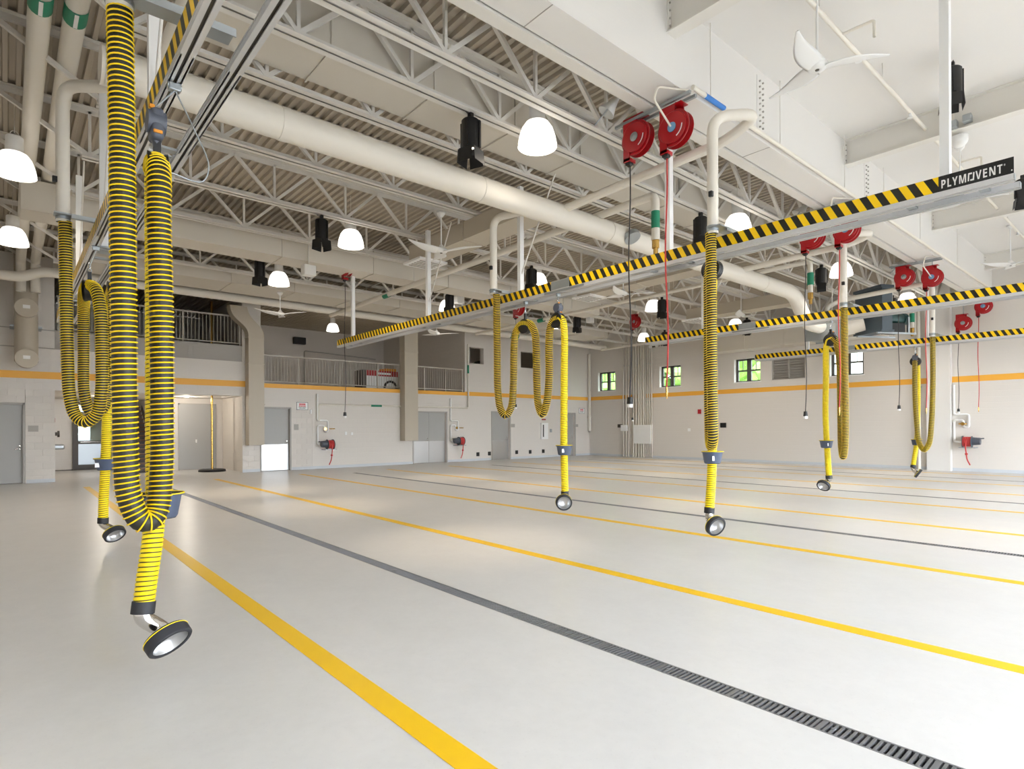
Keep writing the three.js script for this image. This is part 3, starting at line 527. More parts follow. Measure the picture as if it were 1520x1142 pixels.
// ---------------------------------------------------------------- pendant lamps
const domeGeo = lathe([[0.13, 0.36], [0.17, 0.34], [0.225, 0.26], [0.265, 0.14], [0.285, 0.03], [0.287, 0.0], [0.279, 0.0], [0.277, 0.03], [0.257, 0.14], [0.215, 0.255], [0.16, 0.33], [0.125, 0.345]], 24);
const canGeo = lathe([[0, 0.62], [0.1, 0.62], [0.115, 0.605], [0.118, 0.37], [0.14, 0.36], [0.14, 0.345], [0, 0.345]], 28), bandGeo = new THREE.TorusGeometry(0.287, 0.004, 6, 40).rotateX(Math.PI / 2), loopGeo = new THREE.TorusGeometry(0.05, 0.006, 6, 16), bulbGeo = new THREE.SphereGeometry(0.06, 10, 6).scale(1, 1.5, 1);
const wheres = { '0.1': 'by the grey side door', '5.85': 'over the second lane line', '11.6': 'past the name plate track', '17.15': 'past the third track', '22.8': 'along the window wall' };
function pendant(x, y, z, label, top, power = LAMP) {
  const p = thing('pendant_lamp', label, 'lamp', 'glowing pendant lamps', V(x, y, z));
  part(p, 'shade', domeGeo, M.lampGlass, 'glowing ribbed glass shade'); part(p, 'housing', canGeo, M.white, 'white cylindrical housing'); part(p, 'rim', bandGeo, M.white); part(p, 'bulb', bulbGeo, M.bulb).position.y = 0.2;
  part(p, 'hanger', join([loopGeo.clone().translate(0, 0.66, 0), rod(V(0, 0.68, 0), V(0, top - y, 0), 0.006, 0.006, 6)]), M.steel);
  const l = new THREE.SpotLight(WARM, power, 0, 1.24, 0.7, 2); l.position.y = -0.05; l.target.position.set(0, -2, 0); l.castShadow = true; l.shadow.radius = 8; p.add(l); p.add(l.target);
}
for (const x of [0.1, 5.85, 11.6, 17.15, 22.8]) for (const z of [-6.2, -12.3, -16.9]) {
  if (x < 1 && z > -7) continue;
  pendant(x, 5.68, z, 'glowing bell pendant lamp ' + wheres[x] + ', ' + (z > -7 ? 'row beside the white soffit' : z > -14 ? 'middle row' : 'row by the mezzanine'), DECK);
}
pendant(onZ(494, 492, -26).x, onZ(494, 492, -26).y, -26, 'glowing pendant lamp inside the mezzanine left of the wide beige duct', DECK, LAMP);
pendant(onZ(641, 511, -26).x, onZ(641, 511, -26).y, -26, 'glowing pendant lamp inside the mezzanine right of the wide beige duct', DECK, LAMP);

// ---------------------------------------------------------------- black spotlights with barn doors
function spotlight(x, y, z, label) {
  const s = thing('spotlight', label, 'spotlight', 'black spotlights', V(x, y, z));
  part(s, 'body', lathe([[0, 0], [0.11, 0], [0.13, -0.02], [0.13, -0.43], [0.118, -0.43], [0.115, -0.36], [0, -0.33]], 24), M.black, 'black cylindrical body');
  part(s, 'fin', join([0, 1, 2, 3].map((k) => bx(-0.02, 0.02, -0.4, -0.03, 0.12, 0.15).rotateY(k * Math.PI / 2 + 0.5))), M.black);
  for (const [a, w] of [[0.35, 0.25], [1.92, 0.22], [3.5, 0.25], [5.06, 0.22]]) { const g = new THREE.BoxGeometry(w, 0.19, 0.004); g.translate(0, -0.095, 0); g.rotateX(-0.1); g.translate(0, -0.42, 0.13); g.rotateY(a); part(s, 'barn_door', g, M.black); }
  part(s, 'clamp', join([rb(0.06, 0.1, 0.08, 0.01, 0, 0.05, 0), rod(V(0, 0.08, -0.02), V(-0.12, 0.06, 0.05), 0.006, 0.006, 6)]), M.black);
  part(s, 'lens', rod(V(0, -0.365, 0), V(0, -0.355, 0), 0.085, 0.085, 20), M.spotBulb, 'glowing lens');
  const l = new THREE.SpotLight(WARMER, SPOT, 0, 0.36, 0.9, 2); l.position.set(0, -0.4, 0); l.target.position.set(0, -3, 0); l.castShadow = true; l.shadow.radius = 3; s.add(l); s.add(l.target);
}
const spotX = { 4.92: 'over the second lane line', 10.8: 'past the name plate track', 16.8: 'past the third track', 22.6: 'along the window wall' };
for (const x of [4.92, 10.8, 16.8, 22.6]) for (const z of [-6.57, -11.7, -15.6]) spotlight(x, 5.9, z, 'black barn door spotlight ' + spotX[x] + ', ' + (z > -7 ? 'on the joist by the white soffit' : z > -12 ? 'in the middle row' : 'by the mezzanine'));
spotlight(10.8, 6.98, -2.35, 'black spotlight under the white ceiling behind the tall white post'); spotlight(16.85, 6.98, -2.4, 'black spotlight under the white ceiling past the name plate');

// ---------------------------------------------------------------- ceiling fans
function fan(hub, top, turn, label) {
  const f = thing('ceiling_fan', label, 'fan', 'white three blade ceiling fans', hub);
  const L = 0.82;
  for (let k = 0; k < 3; k++) {
    const pos = [], idx = [], N = 12, ring = 8;
    for (let i = 0; i <= N; i++) {
      const t = i / N, r = 0.07 + t * (L - 0.07), w = (0.115 + 0.025 * Math.sin(Math.PI * Math.min(1, t * 1.3))) * (1 - 0.84 * t ** 1.8), th = 0.016 * (1 - 0.7 * t) + 0.002, tw = 0.2 * (1 - t) + 0.05, dy = -0.02 + 0.05 * t, sweep = -0.05 * Math.sin(t * Math.PI);
      for (let j = 0; j < ring; j++) { const a = j / ring * Math.PI * 2, p = V(Math.cos(a) * w, Math.sin(a) * th, 0); const px = p.x * Math.cos(tw) - p.y * Math.sin(tw), py = p.x * Math.sin(tw) + p.y * Math.cos(tw); pos.push(px + sweep, py + dy, r); if (i) { const b = (i - 1) * ring + j, c = (i - 1) * ring + (j + 1) % ring; idx.push(b, b + ring, c, c, b + ring, c + ring); } }
    }
    for (let j = 1; j < ring - 1; j++) idx.push(N * ring, N * ring + j + 1, N * ring + j);
    const g = new THREE.BufferGeometry(); g.setAttribute('position', new THREE.Float32BufferAttribute(pos, 3)); g.setIndex(idx); g.computeVertexNormals();
    part(f, 'blade', g, M.white).rotation.y = turn + k * Math.PI * 2 / 3;
  }
  part(f, 'hub', lathe([[0, 0.11], [0.03, 0.11], [0.06, 0.06], [0.12, 0.02], [0.13, -0.01], [0.1, -0.045], [0.045, -0.055], [0.045, -0.05], [0, -0.05]], 26), M.white);
  part(f, 'sensor', rod(V(0, -0.056, 0), V(0, -0.05, 0), 0.025, 0.025, 14), M.dark, 'dark grey hub eye');
  part(f, 'downrod', rod(V(0, 0.1, 0), V(0, top - hub.y - 0.05, 0), 0.014, 0.014, 10), M.white);
  part(f, 'canopy', lathe([[0.0, -0.1], [0.03, -0.1], [0.075, -0.05], [0.085, 0], [0, 0]], 22).translate(0, top - hub.y, 0), M.white);
}
const yawOf = (d) => Math.atan2(d.x, d.z);
fan(onY(1213, 98, 6.15), CEIL, yawOf(onY(1329, 84, 6.15).sub(onY(1213, 98, 6.15))), 'white three blade fan under the white ceiling above the name plate track');
fan(onY(1425, 297, 6.12), CEIL, yawOf(onY(1500, 290, 6.12).sub(onY(1425, 297, 6.12))), 'white three blade fan just below the name plate');
fan(onY(1500, 392, 6.12), CEIL, yawOf(cam(-1, 0, 0.02)), 'white three blade fan closest to the window wall');
fan(onX(655, 372, 6.5), onX(655, 315, 6.5).y, yawOf(cam(1, 0, -0.2)), 'white three blade fan beside the tan branch duct near the double loop hose');
fan(onX(925, 436, 12.35), 6.75, yawOf(cam(1, 0, 0.05)), 'white three blade fan behind the red air line');
fan(onX(1100, 468, 18.3), 6.75, yawOf(cam(1, 0, 0.1)), 'white three blade fan behind the single hanging hose');
fan(onZ(416, 466, -18.0), onZ(416, 434, -18.0).y, yawOf(cam(1, 0, -0.1)), 'white three blade fan by the mezzanine next to the curved beige duct');
fan(onZ(648, 495, -18.0), onZ(648, 470, -18.0).y, yawOf(cam(1, 0, 0.3)), 'white three blade fan by the mezzanine next to the straight beige duct');

// ---------------------------------------------------------------- red ceiling reels with hanging lines
function ceilingReel(at, air, drop, label, own = 0) {
  const r = thing('hose_reel', label, 'reel', 'red ceiling reels', at);
  const X = (g) => g.rotateZ(Math.PI / 2);
  part(r, 'drum', X(lathe([[0, 0.06], [0.12, 0.06], [0.235, 0.065], [0.245, 0.06], [0.245, 0.045], [0.15, 0.04], [0.15, -0.04], [0.245, -0.045], [0.245, -0.06], [0.235, -0.065], [0.12, -0.06], [0, -0.06]], 32)), M.red, 'red enamelled drum');
  part(r, 'outer_rim', X(new THREE.TorusGeometry(0.2, 0.008, 6, 32).rotateX(Math.PI / 2).translate(0, 0.064, 0)), M.redDark);
  part(r, 'face_plate', X(lathe([[0, 0.094], [0.2, 0.094], [0.212, 0.088], [0.212, 0.07], [0.2, 0.066], [0, 0.066]], 32)), M.red, 'red face plate');
  part(r, 'frame', join([bx(-0.085, -0.07, 0.0, 0.31, -0.2, 0.04), bx(-0.085, -0.07, -0.3, 0, -0.2, -0.09), bx(-0.085, 0.085, 0.3, 0.31, -0.2, 0.14), bx(0.07, 0.085, 0, 0.31, -0.12, 0.08), bx(-0.085, 0.06, -0.31, -0.26, -0.2, -0.09)]), M.red, 'red mounting frame');
  part(r, 'hub', X(lathe([[0, 0.12], [0.025, 0.12], [0.03, 0.1], [0.062, 0.105], [0.066, 0.095], [0, 0.09]], 20)), air ? M.blueHub : M.galv, air ? 'blue hub' : 'grey hub');
  if (own) part(r, 'hanger', rod(V(0, 0.31, 0), V(0, own - at.y, 0), 0.012, 0.012, 6), M.galv);
  part(r, 'lettering', X(new THREE.RingGeometry(0.148, 0.166, 16, 1, 3.6, 1.1).rotateX(-Math.PI / 2).translate(0, 0.0965, 0)), M.white, 'white curved lettering');
  part(r, 'guide', join([rb(0.09, 0.05, 0.09, 0.012, -0.02, -0.32, -0.14), rod(V(-0.02, -0.36, -0.14), V(-0.02, -0.33, -0.14), 0.03, 0.045, 12)]), M.black, 'black roller guide');
  const y1 = drop - at.y, pts = []; for (let i = 0; i <= 8; i++) pts.push(V(-0.02 + 0.012 * Math.sin(i * 1.3), -0.33 + (y1 + 0.33) * i / 8, -0.14 + 0.012 * Math.cos(i)));
  const ln = part(r, air ? 'air_line' : 'power_cord', pipe(pts, air ? 0.011 : 0.009, 30, 8), air ? M.hoseRed : M.cord, air ? 'thin red air line' : 'thin black cord');
  const e = pts[8];
  if (air) part(ln, 'coupling', join([rod(e, e.clone().add(V(0, -0.1, 0)), 0.014, 0.014, 8), rod(e.clone().add(V(0, -0.16, 0)), e.clone().add(V(0, -0.1, 0)), 0.008, 0.012, 8)]), M.brass, 'brass coupling');
  else { part(ln, 'connector', rod(e.clone().add(V(0, -0.1, 0)), e, 0.045, 0.035, 12), M.black, 'black connector'); part(ln, 'connector_ring', rod(e.clone().add(V(0, -0.15, 0)), e.clone().add(V(0, -0.1, 0)), 0.04, 0.045, 12), M.white, 'white socket end'); }
}
const bays = ['by the single hanging hose', 'behind the name plate track', 'between the last two tracks'];
[6.9, 12.62, 18.7].forEach((x, i) => {
  const uv = [[[947, 206, 935, 590], [1003, 192, 990, 575]], [[1206, 352, 1195, 611], [1257, 342, 1246, 605]], [[1343, 412, 1334, 602], [1384, 412, 1375, 606]]][i];
  const a = onX(uv[0][0], uv[0][1], x), b = onX(uv[1][0], uv[1][1], x);
  const s = thing('reel_strut', 'slotted strut carrying the twin red reels ' + bays[i], 'strut', 'reel struts');
  part(s, 'channel', join([bx(x - 0.09, x - 0.05, 6.0, 6.04, a.z - 0.35, -4.3), bx(x + 0.05, x + 0.09, 6.0, 6.04, a.z - 0.35, -4.3)]), M.galv);
  part(s, 'drop_rod', join([bx(x - 0.01, x + 0.01, 6.04, 6.1, -4.7, -4.68), rod(V(x, 6.02, a.z), V(x, a.y + 0.3, a.z), 0.012, 0.012, 6), rod(V(x, 6.02, b.z), V(x, b.y + 0.3, b.z), 0.012, 0.012, 6)]), M.galv);
  ceilingReel(a, false, onX(uv[0][2], uv[0][3], x).y, 'red cord reel with a hanging black power cord ' + bays[i]);
  ceilingReel(b, true, onX(uv[1][2], uv[1][3], x).y, 'red air reel with blue hub and a hanging red line ' + bays[i]);
  const p = thing('reel_feed', 'thin cream feed pipe bending to the blue hubbed reel ' + bays[i], 'pipe', 'reel feed pipes');
  part(p, 'pipe', bent([V(x + 0.05, 6.09, -4.34), V(x - 0.45, 6.05, -4.55), V(x - 0.45, b.y + 0.25, -4.6), V(x - 0.12, b.y, b.z)], 0.014, 0.05, 8), M.pipe);
  part(p, 'valve', rb(0.05, 0.04, 0.04, 0.008, x - 0.2, 6.12, -4.45), M.brass);
});
ceilingReel(onX(1430, 480, 24.9), false, onX(1424, 607, 24.9).y, 'red cord reel on the window wall side, lower of the last pair', DECK);
ceilingReel(onX(1460, 455, 24.9), true, onX(1453, 605, 24.9).y, 'red air reel on the window wall side, higher of the last pair', DECK);
ceilingReel(onX(516, 397, 6.9), false, onX(518, 612, 6.9).y, 'red cord reel near the far end of the name plate track', 5.72);
ceilingReel(onX(770, 458, 13.1), false, onX(773, 600, 13.1).y, 'red cord reel seen below the name plate track between hose loops', 5.72);
ceilingReel(onX(943, 478, 19.3), false, onX(941, 620, 19.3).y, 'red cord reel above the lamp at the end of the third track', DECK);

// ---------------------------------------------------------------- floor drains
DRAIN.forEach((x, i) => {
  const d = thing('floor_drain', 'long dark slotted trench drain in the floor, ' + ['between the first two lane lines', 'passing under the double loop hose', 'under the hose with the long yellow tail', 'closest to the window wall'][i], 'drain', 'trench drains');
  part(d, 'trough', bx(x - 0.075, x + 0.075, -0.3, -0.27, -19.6, FRONT + 0.3), M.trough);
  part(d, 'edge_rail', join([bx(x - 0.075, x - 0.062, -0.12, 0.001, -19.6, FRONT), bx(x + 0.062, x + 0.075, -0.12, 0.001, -19.6, FRONT)]), M.grate);
  const slat = new THREE.BoxGeometry(0.124, 0.025, 0.014), rest = [];
  for (let k = 0; k < 780; k++) {
    const z = FRONT - 0.8 - k * 0.03, seam = k % 17 === 0;
    if (i === 0 && z < -0.3 && z > -9.3) { const m = part(d, 'slat', slat, M.grate); m.position.set(x, -0.0125, z); if (seam) m.scale.z = 1.9; } else { const g = slat.clone(); if (seam) g.scale(1, 1, 1.9); g.translate(x, -0.0125, z); rest.push(g); }
  }
  part(d, 'far_slats', join(rest), M.grate).userData.kind = 'stuff';
  part(d, 'bolt', join(Array.from({ length: 40 }, (_, k) => rod(V(x, 0, 0.8 - k * 0.51), V(x, 0.003, 0.8 - k * 0.51), 0.014, 0.012, 8))), M.grate);
});

// ---------------------------------------------------------------- doors in the back wall
function leaf(d, a, b, top, o = {}) {
  const z = BACK - 0.13, m = part(d, 'door_leaf', bx(a, b, 0.012, top, z - 0.045, z), M.greyDoor, 'grey door leaf');
  if (o.kick) part(m, 'kick_plate', bx(a + 0.01, b - 0.01, 0.02, o.kick, z, z + 0.003), M.plate, 'stainless kick plate');
  if (o.handle) { const x = o.handle; part(m, 'handle', join([rod(V(x, 1.02, z), V(x, 1.02, z + 0.06), 0.014, 0.014, 10), rod(V(x, 1.02, z + 0.055), V(x - 0.13, 1.02, z + 0.055), 0.011, 0.011, 10), rod(V(x, 1.12, z), V(x, 1.12, z + 0.012), 0.02, 0.02, 12)]), M.chrome, 'lever handle'); }
}
function doorFrame(d, a, b, top) { part(d, 'door_frame', join([bx(a, a + 0.055, 0, top, BACK - 0.28, BACK + 0.02), bx(b - 0.055, b, 0, top, BACK - 0.28, BACK + 0.02), bx(a, b, top - 0.06, top, BACK - 0.28, BACK + 0.02)]), M.doorFrame, 'grey steel frame'); }
[[-0.6, 0.4, 2.4, { handle: 0.28 }], [7.12, 8.28, 2.42, { kick: 1.0, handle: 8.15 }], [13.66, 15.52, 2.36, { kick: 1.0, pair: true }], [18.14, 19.41, 2.42, { kick: 0.98, handle: 19.25 }], [23.14, 24.21, 2.42, { handle: 24.05 }]].forEach(([a, b, top, o], i) => {
  const d = struct('door_' + (i + 1), null, null, ['plain grey door with lever handle', 'grey door with tall stainless kick plate', 'grey double door with stainless kick plates', 'grey door with stainless kick plate', 'plain grey door by the corner'][i]);
  doorFrame(d, a, b, top);
  if (o.pair) { const c = (a + b) / 2; leaf(d, a + 0.055, c - 0.003, top - 0.06, { kick: o.kick, handle: c - 0.08 }); leaf(d, c + 0.003, b - 0.055, top - 0.06, { kick: o.kick }); }
  else leaf(d, a + 0.055, b - 0.055, top - 0.06, o);
});

// ---------------------------------------------------------------- corridor and pole alcove behind the opening
{
  const c = struct('wall_alcove', metric(bx(4.3, 6.6, 0, 2.8, -25.9, -25.6)), M.block);
  struct('wall_alcove_side', metric(bx(6.6, 6.9, 0, 2.8, -25.9, BACK - 0.3)), M.block); struct('wall_corridor_left', metric(bx(0.8, 1.1, 0, 2.8, -30.3, BACK - 0.3)), M.block);
  struct('wall_corridor_end', metric(bx(1.1, 1.95, 0, 2.8, -29.3, -29.0)), M.block); struct('wall_corridor_right', metric(bx(4.3, 4.6, 0, 2.8, -30.3, -25.9)), M.block); struct('wall_corridor_back', metric(bx(1.1, 4.6, 0, 2.8, -30.6, -30.3)), M.block);
  part(c, 'cupboard_front', bx(5.05, 6.3, 0.02, 2.55, -25.6, -25.57), M.greyDoor, 'flush grey panel door');
  part(c, 'panel_frame', join([bx(5.0, 5.05, 0, 2.6, -25.6, -25.56), bx(6.3, 6.35, 0, 2.6, -25.6, -25.56), bx(5.0, 6.35, 2.55, 2.6, -25.6, -25.56)]), M.doorFrame);
  part(c, 'panel_latch', rb(0.06, 0.14, 0.03, 0.008, 5.62, 1.12, -25.555), M.white, 'white latch');
  struct('ceiling_corridor', join([bx(LEFT, 5.3, 2.8, 2.95, -30.6, BACK - 0.3), bx(6.3, 7.1, 2.8, 2.95, -30.6, BACK - 0.3), bx(5.3, 6.3, 2.8, 2.95, -30.6, -24.6)]), M.mezz);
}
{
  const d = thing('entrance_door', 'dark framed glazed entrance door with steel kick plate at the corridor end', 'door'), z = -28.95;
  part(d, 'frame', join([bx(1.95, 2.03, 0, 2.7, z, z + 0.1), bx(3.07, 3.15, 0, 2.7, z, z + 0.1), bx(2.2, 3.6, 1.95, 2.03, z, z + 0.1), bx(1.95, 3.15, 2.6, 2.7, z, z + 0.1)]), M.dark);
  const l = part(d, 'door_leaf', join([bx(2.03, 2.13, 0.01, 2.2, z + 0.02, z + 0.07), bx(2.97, 3.07, 0.01, 2.2, z + 0.02, z + 0.07), bx(2.13, 2.97, 0.01, 0.2, z + 0.02, z + 0.07), bx(2.13, 2.97, 1.02, 1.14, z + 0.02, z + 0.07), bx(2.13, 2.97, 2.05, 2.2, z + 0.02, z + 0.07)]), M.dark);
  part(l, 'kick_plate', bx(2.13, 2.97, 0.2, 1.02, z + 0.04, z + 0.06), M.galv, 'steel kick plate');
  part(l, 'pane', bx(2.13, 2.97, 1.14, 2.05, z + 0.04, z + 0.046), M.glass); part(d, 'transom_pane', bx(2.03, 3.07, 2.3, 2.6, z + 0.04, z + 0.046), M.glass);
  part(l, 'push_bar', rod(V(2.2, 1.1, z + 0.12), V(2.9, 1.1, z + 0.12), 0.02, 0.02, 10), M.chrome);
  part(d, 'threshold', bx(1.12, 3.2, 0, 0.02, z, z + 0.35), M.dark);
}
{
  const s = thing('stair', 'dark stair with brown tread edges rising inside the corridor', 'stair');
  for (let k = 0; k < 15; k++) { const y = 0.17 * (k + 1), z = -25.0 - k * 0.27; part(s, 'tread', bx(3.55, 4.24, y - 0.04, y, z - 0.3, z), M.wood, 'brown stair tread'); part(s, 'riser', bx(3.55, 4.24, y - 0.17, y - 0.04, z - 0.3, z - 0.27), M.stair); }
  part(s, 'stringer', join([bar(V(3.52, 0.14, -24.9), V(3.52, 2.5, -28.75), 0.04, 0.22), bar(V(4.26, 0.14, -24.9), V(4.26, 2.5, -28.75), 0.02, 0.22)]), M.stair);
}
{
  const p = onY(315, 700, 0), d = thing('fire_pole', 'polished brass fire pole on a black padded base in the alcove', 'pole', null, V(p.x, 0, p.z));
  part(d, 'pole', rod(V(0, 0.08, 0), V(0, 6.4, 0), 0.04, 0.04, 20), M.brass, 'polished brass pole');
  part(d, 'landing_pad', lathe([[0, 0.09], [0.4, 0.09], [0.46, 0.07], [0.47, 0.0], [0, 0]], 32), M.black, 'black round landing pad');
}
solo('wall_hydrant', 'small brass and red hose valve on the corridor side wall', 'valve', join([rod(V(1.1, 1.45, -25.5), V(1.35, 1.45, -25.5), 0.06, 0.06, 12), rod(V(1.3, 1.45, -25.5), V(1.36, 1.45, -25.5), 0.11, 0.11, 12)]), M.dark);
solo('drinking_fountain', 'grey steel drinking fountain bowl on the corridor side wall', 'fountain', rb(0.45, 0.18, 0.4, 0.06, 1.33, 0.98, -26.5), M.galv);
solo('call_point', 'red fire call point on the corridor side wall', 'call point', rb(0.05, 0.14, 0.12, 0.01, 1.125, 1.9, -23.6), M.red);

[[5.0, -24.2, 'in the alcove beside the brass pole'], [2.6, -25.6, 'in the corridor before the entrance door']].forEach(([x, z, w]) => {  // downlights added to brighten the dark alcove and corridor
  const d = thing('added_downlight', 'small round added downlight ' + w, 'downlight', 'added downlights', V(x, 2.8, z));
  part(d, 'trim_ring', new THREE.TorusGeometry(0.11, 0.012, 8, 24).rotateX(Math.PI / 2).translate(0, -0.006, 0), M.white); part(d, 'lens', rod(V(0, -0.006, 0), V(0, -0.001, 0), 0.1, 0.1, 20), M.bulb, 'glowing lens');
  const l = new THREE.PointLight(WARM, 7, 0, 2); l.position.y = -0.06; l.castShadow = true; l.shadow.radius = 4; d.add(l);
});
// ---------------------------------------------------------------- mezzanines
struct('floor_mezzanine', join([bx(7.16, RIGHT, 3.1, 3.3, -30.6, BACK - 0.3), bx(LEFT, 5.2, 4.4, 4.6, -30.6, BACK - 0.3), bx(6.3, 7.16, 4.4, 4.6, -30.6, BACK - 0.3), bx(5.2, 6.3, 4.4, 4.6, -30.6, -24.7)]), M.mezz);
struct('wall_mezzanine', metric(join([bx(LEFT, RIGHT, 0, DECK, -30.9, -30.6), bx(6.9, 7.16, 3.3, DECK, -30.6, BACK - 0.3), bx(16.55, 16.8, 3.3, DECK, -30.6, BACK - 0.3)])), M.block);
{
  const b = thing('floor_edge_beam', 'grey steel edge beam with bolt groups above the corridor opening', 'beam');
  part(b, 'web', bx(LEFT, 6.5, 4.05, 4.62, BACK - 0.28, BACK - 0.02), M.steelDark);
  part(b, 'bottom_flange', bx(LEFT, 6.5, 4.05, 4.075, BACK - 0.02, BACK + 0.03), M.steelDark); part(b, 'top_flange', bx(LEFT, 6.5, 4.6, 4.625, BACK - 0.02, BACK + 0.03), M.steelDark);
  for (const x of [0.25, 1.15, 4.75]) part(b, 'bolt_group', join([0, 1].flatMap((s) => [0, 1, 2, 3].map((k) => rod(V(x + s * 0.16, 4.2 + k * 0.09, BACK - 0.02), V(x + s * 0.16, 4.2 + k * 0.09, BACK + 0.005), 0.018, 0.018, 6)))), M.steelDark);
}
function railing(x0, x1, y, label, posts) {
  const r = thing('guard_railing', label, 'railing', 'cream guard railings'), z = BACK - 0.1, bal = new THREE.CylinderGeometry(0.009, 0.009, 0.98, 6);
  part(r, 'top_rail', bx(x0, x1, y + 1.05, y + 1.1, z - 0.02, z + 0.02), M.cableRail); part(r, 'bottom_rail', bx(x0, x1, y + 0.08, y + 0.11, z - 0.015, z + 0.015), M.cableRail);
  for (const x of posts) part(r, 'post', bx(x - 0.02, x + 0.02, y, y + 1.08, z - 0.02, z + 0.02), M.cableRail);
  for (let x = x0 + 0.06; x < x1; x += 0.118) part(r, 'baluster', bal, M.cableRail).position.set(x, y + 0.58, z);
}
railing(1.15, 6.5, 4.62, 'cream balustrade on the upper mezzanine above the corridor opening', [1.2, 2.9, 4.6, 6.45]);
railing(7.18, 16.5, 3.3, 'long cream balustrade on the mezzanine past the curved duct', [7.2, 8.6, 10.3, 12.0, 13.7, 14.35, 15.5, 16.45]);
{
  const v = thing('arcade_table', 'red and white table game with yellow top standing on the mezzanine', 'table'), x = onZ(557, 560, -23.6).x, y = 3.3, z = -23.6;
  part(v, 'body', bx(x - 0.6, x + 1.1, y + 0.02, y + 0.62, z - 0.7, z), M.white); part(v, 'top_panel', bx(x - 0.62, x + 1.12, y + 0.62, y + 0.86, z - 0.72, z + 0.02), M.redDark, 'dark red top panel');
  part(v, 'side_panel', join([bx(x - 0.64, x - 0.45, y, y + 0.86, z - 0.7, z + 0.03)]), M.dark); part(v, 'cover', bx(x + 0.5, x + 1.05, y + 0.86, y + 0.98, z - 0.6, z), M.orange, 'yellow top');
  part(v, 'arch', new THREE.TorusGeometry(0.3, 0.05, 8, 20, Math.PI).translate(x + 0.75, y + 0.1, z + 0.01), M.black);
  part(v, 'lettering', bx(x + 0.1, x + 0.75, y + 0.69, y + 0.78, z + 0.02, z + 0.024), M.white);
}
solo('wall_speaker', 'small black box speaker on the mezzanine back wall', 'speaker', rb(0.62, 0.36, 0.25, 0.03, onZ(445, 506, -30.4).x, onZ(445, 506, -30.4).y, -30.45), M.black);
solo('wall_conduit', 'thin grey conduit run on the mezzanine back wall', 'conduit', bent([V(onZ(452, 480, -30.5).x, 3.3, -30.55), V(onZ(452, 480, -30.5).x, 5.7, -30.55), V(16, 5.55, -30.55)], 0.03, 0.1, 8), M.steelDark);
solo('duffel_bag', 'dark rounded bag on the sill of the high wall opening', 'bag', new THREE.SphereGeometry(0.3, 20, 12).scale(1.1, 0.42, 0.8).translate(onZ(712, 537, BACK - 0.6).x, 4.83, BACK - 0.6), M.black);
struct('trim_1', join([bx(16.83, 17.69, 4.6, 4.71, BACK - 1.1, BACK - 0.3), bx(20.12, 21.41, 4.6, 4.71, BACK - 1.1, BACK - 0.3)]), M.mezz);

// ---------------------------------------------------------------- beige ducts in front of the back wall
{
  const z0 = BACK + 0.02, d = thing('curved_wall_duct', 'beige rectangular duct with a curved top beside the alcove', 'duct');
  const prof = [[6.6, 1.0], [7.14, 1.0], [7.14, 5.05], [7.0, 5.4], [6.72, 5.75], [6.6, 6.0], [5.95, 6.0], [6.05, 5.75], [6.4, 5.4], [6.6, 5.0]];
  const sh = new THREE.Shape(); sh.moveTo(6.6, 1.0); sh.lineTo(7.14, 1.0); sh.lineTo(7.14, 4.95); sh.bezierCurveTo(7.14, 5.45, 6.62, 5.45, 6.55, 6.0); sh.lineTo(5.98, 6.0); sh.bezierCurveTo(6.0, 5.4, 6.6, 5.45, 6.6, 4.95); sh.closePath();
  part(d, 'casing', new THREE.ExtrudeGeometry(sh, { depth: 0.42, bevelEnabled: false, curveSegments: 14 }).translate(0, 0, z0), M.ductTan);
  for (const y of [2.47, 3.95, 4.9]) part(d, 'seam_flange', bx(6.58, 7.16, y, y + 0.03, z0, z0 + 0.44), M.ductTan);
  const e = thing('straight_wall_duct', 'straight beige rectangular duct between the two wall reels', 'duct');
  part(e, 'casing', bx(13.02, 13.68, 1.05, 5.98, z0, z0 + 0.42), M.ductTan);
  for (const y of [2.47, 3.95, 4.9]) part(e, 'seam_flange', bx(13.0, 13.7, y, y + 0.03, z0, z0 + 0.44), M.ductTan);
}

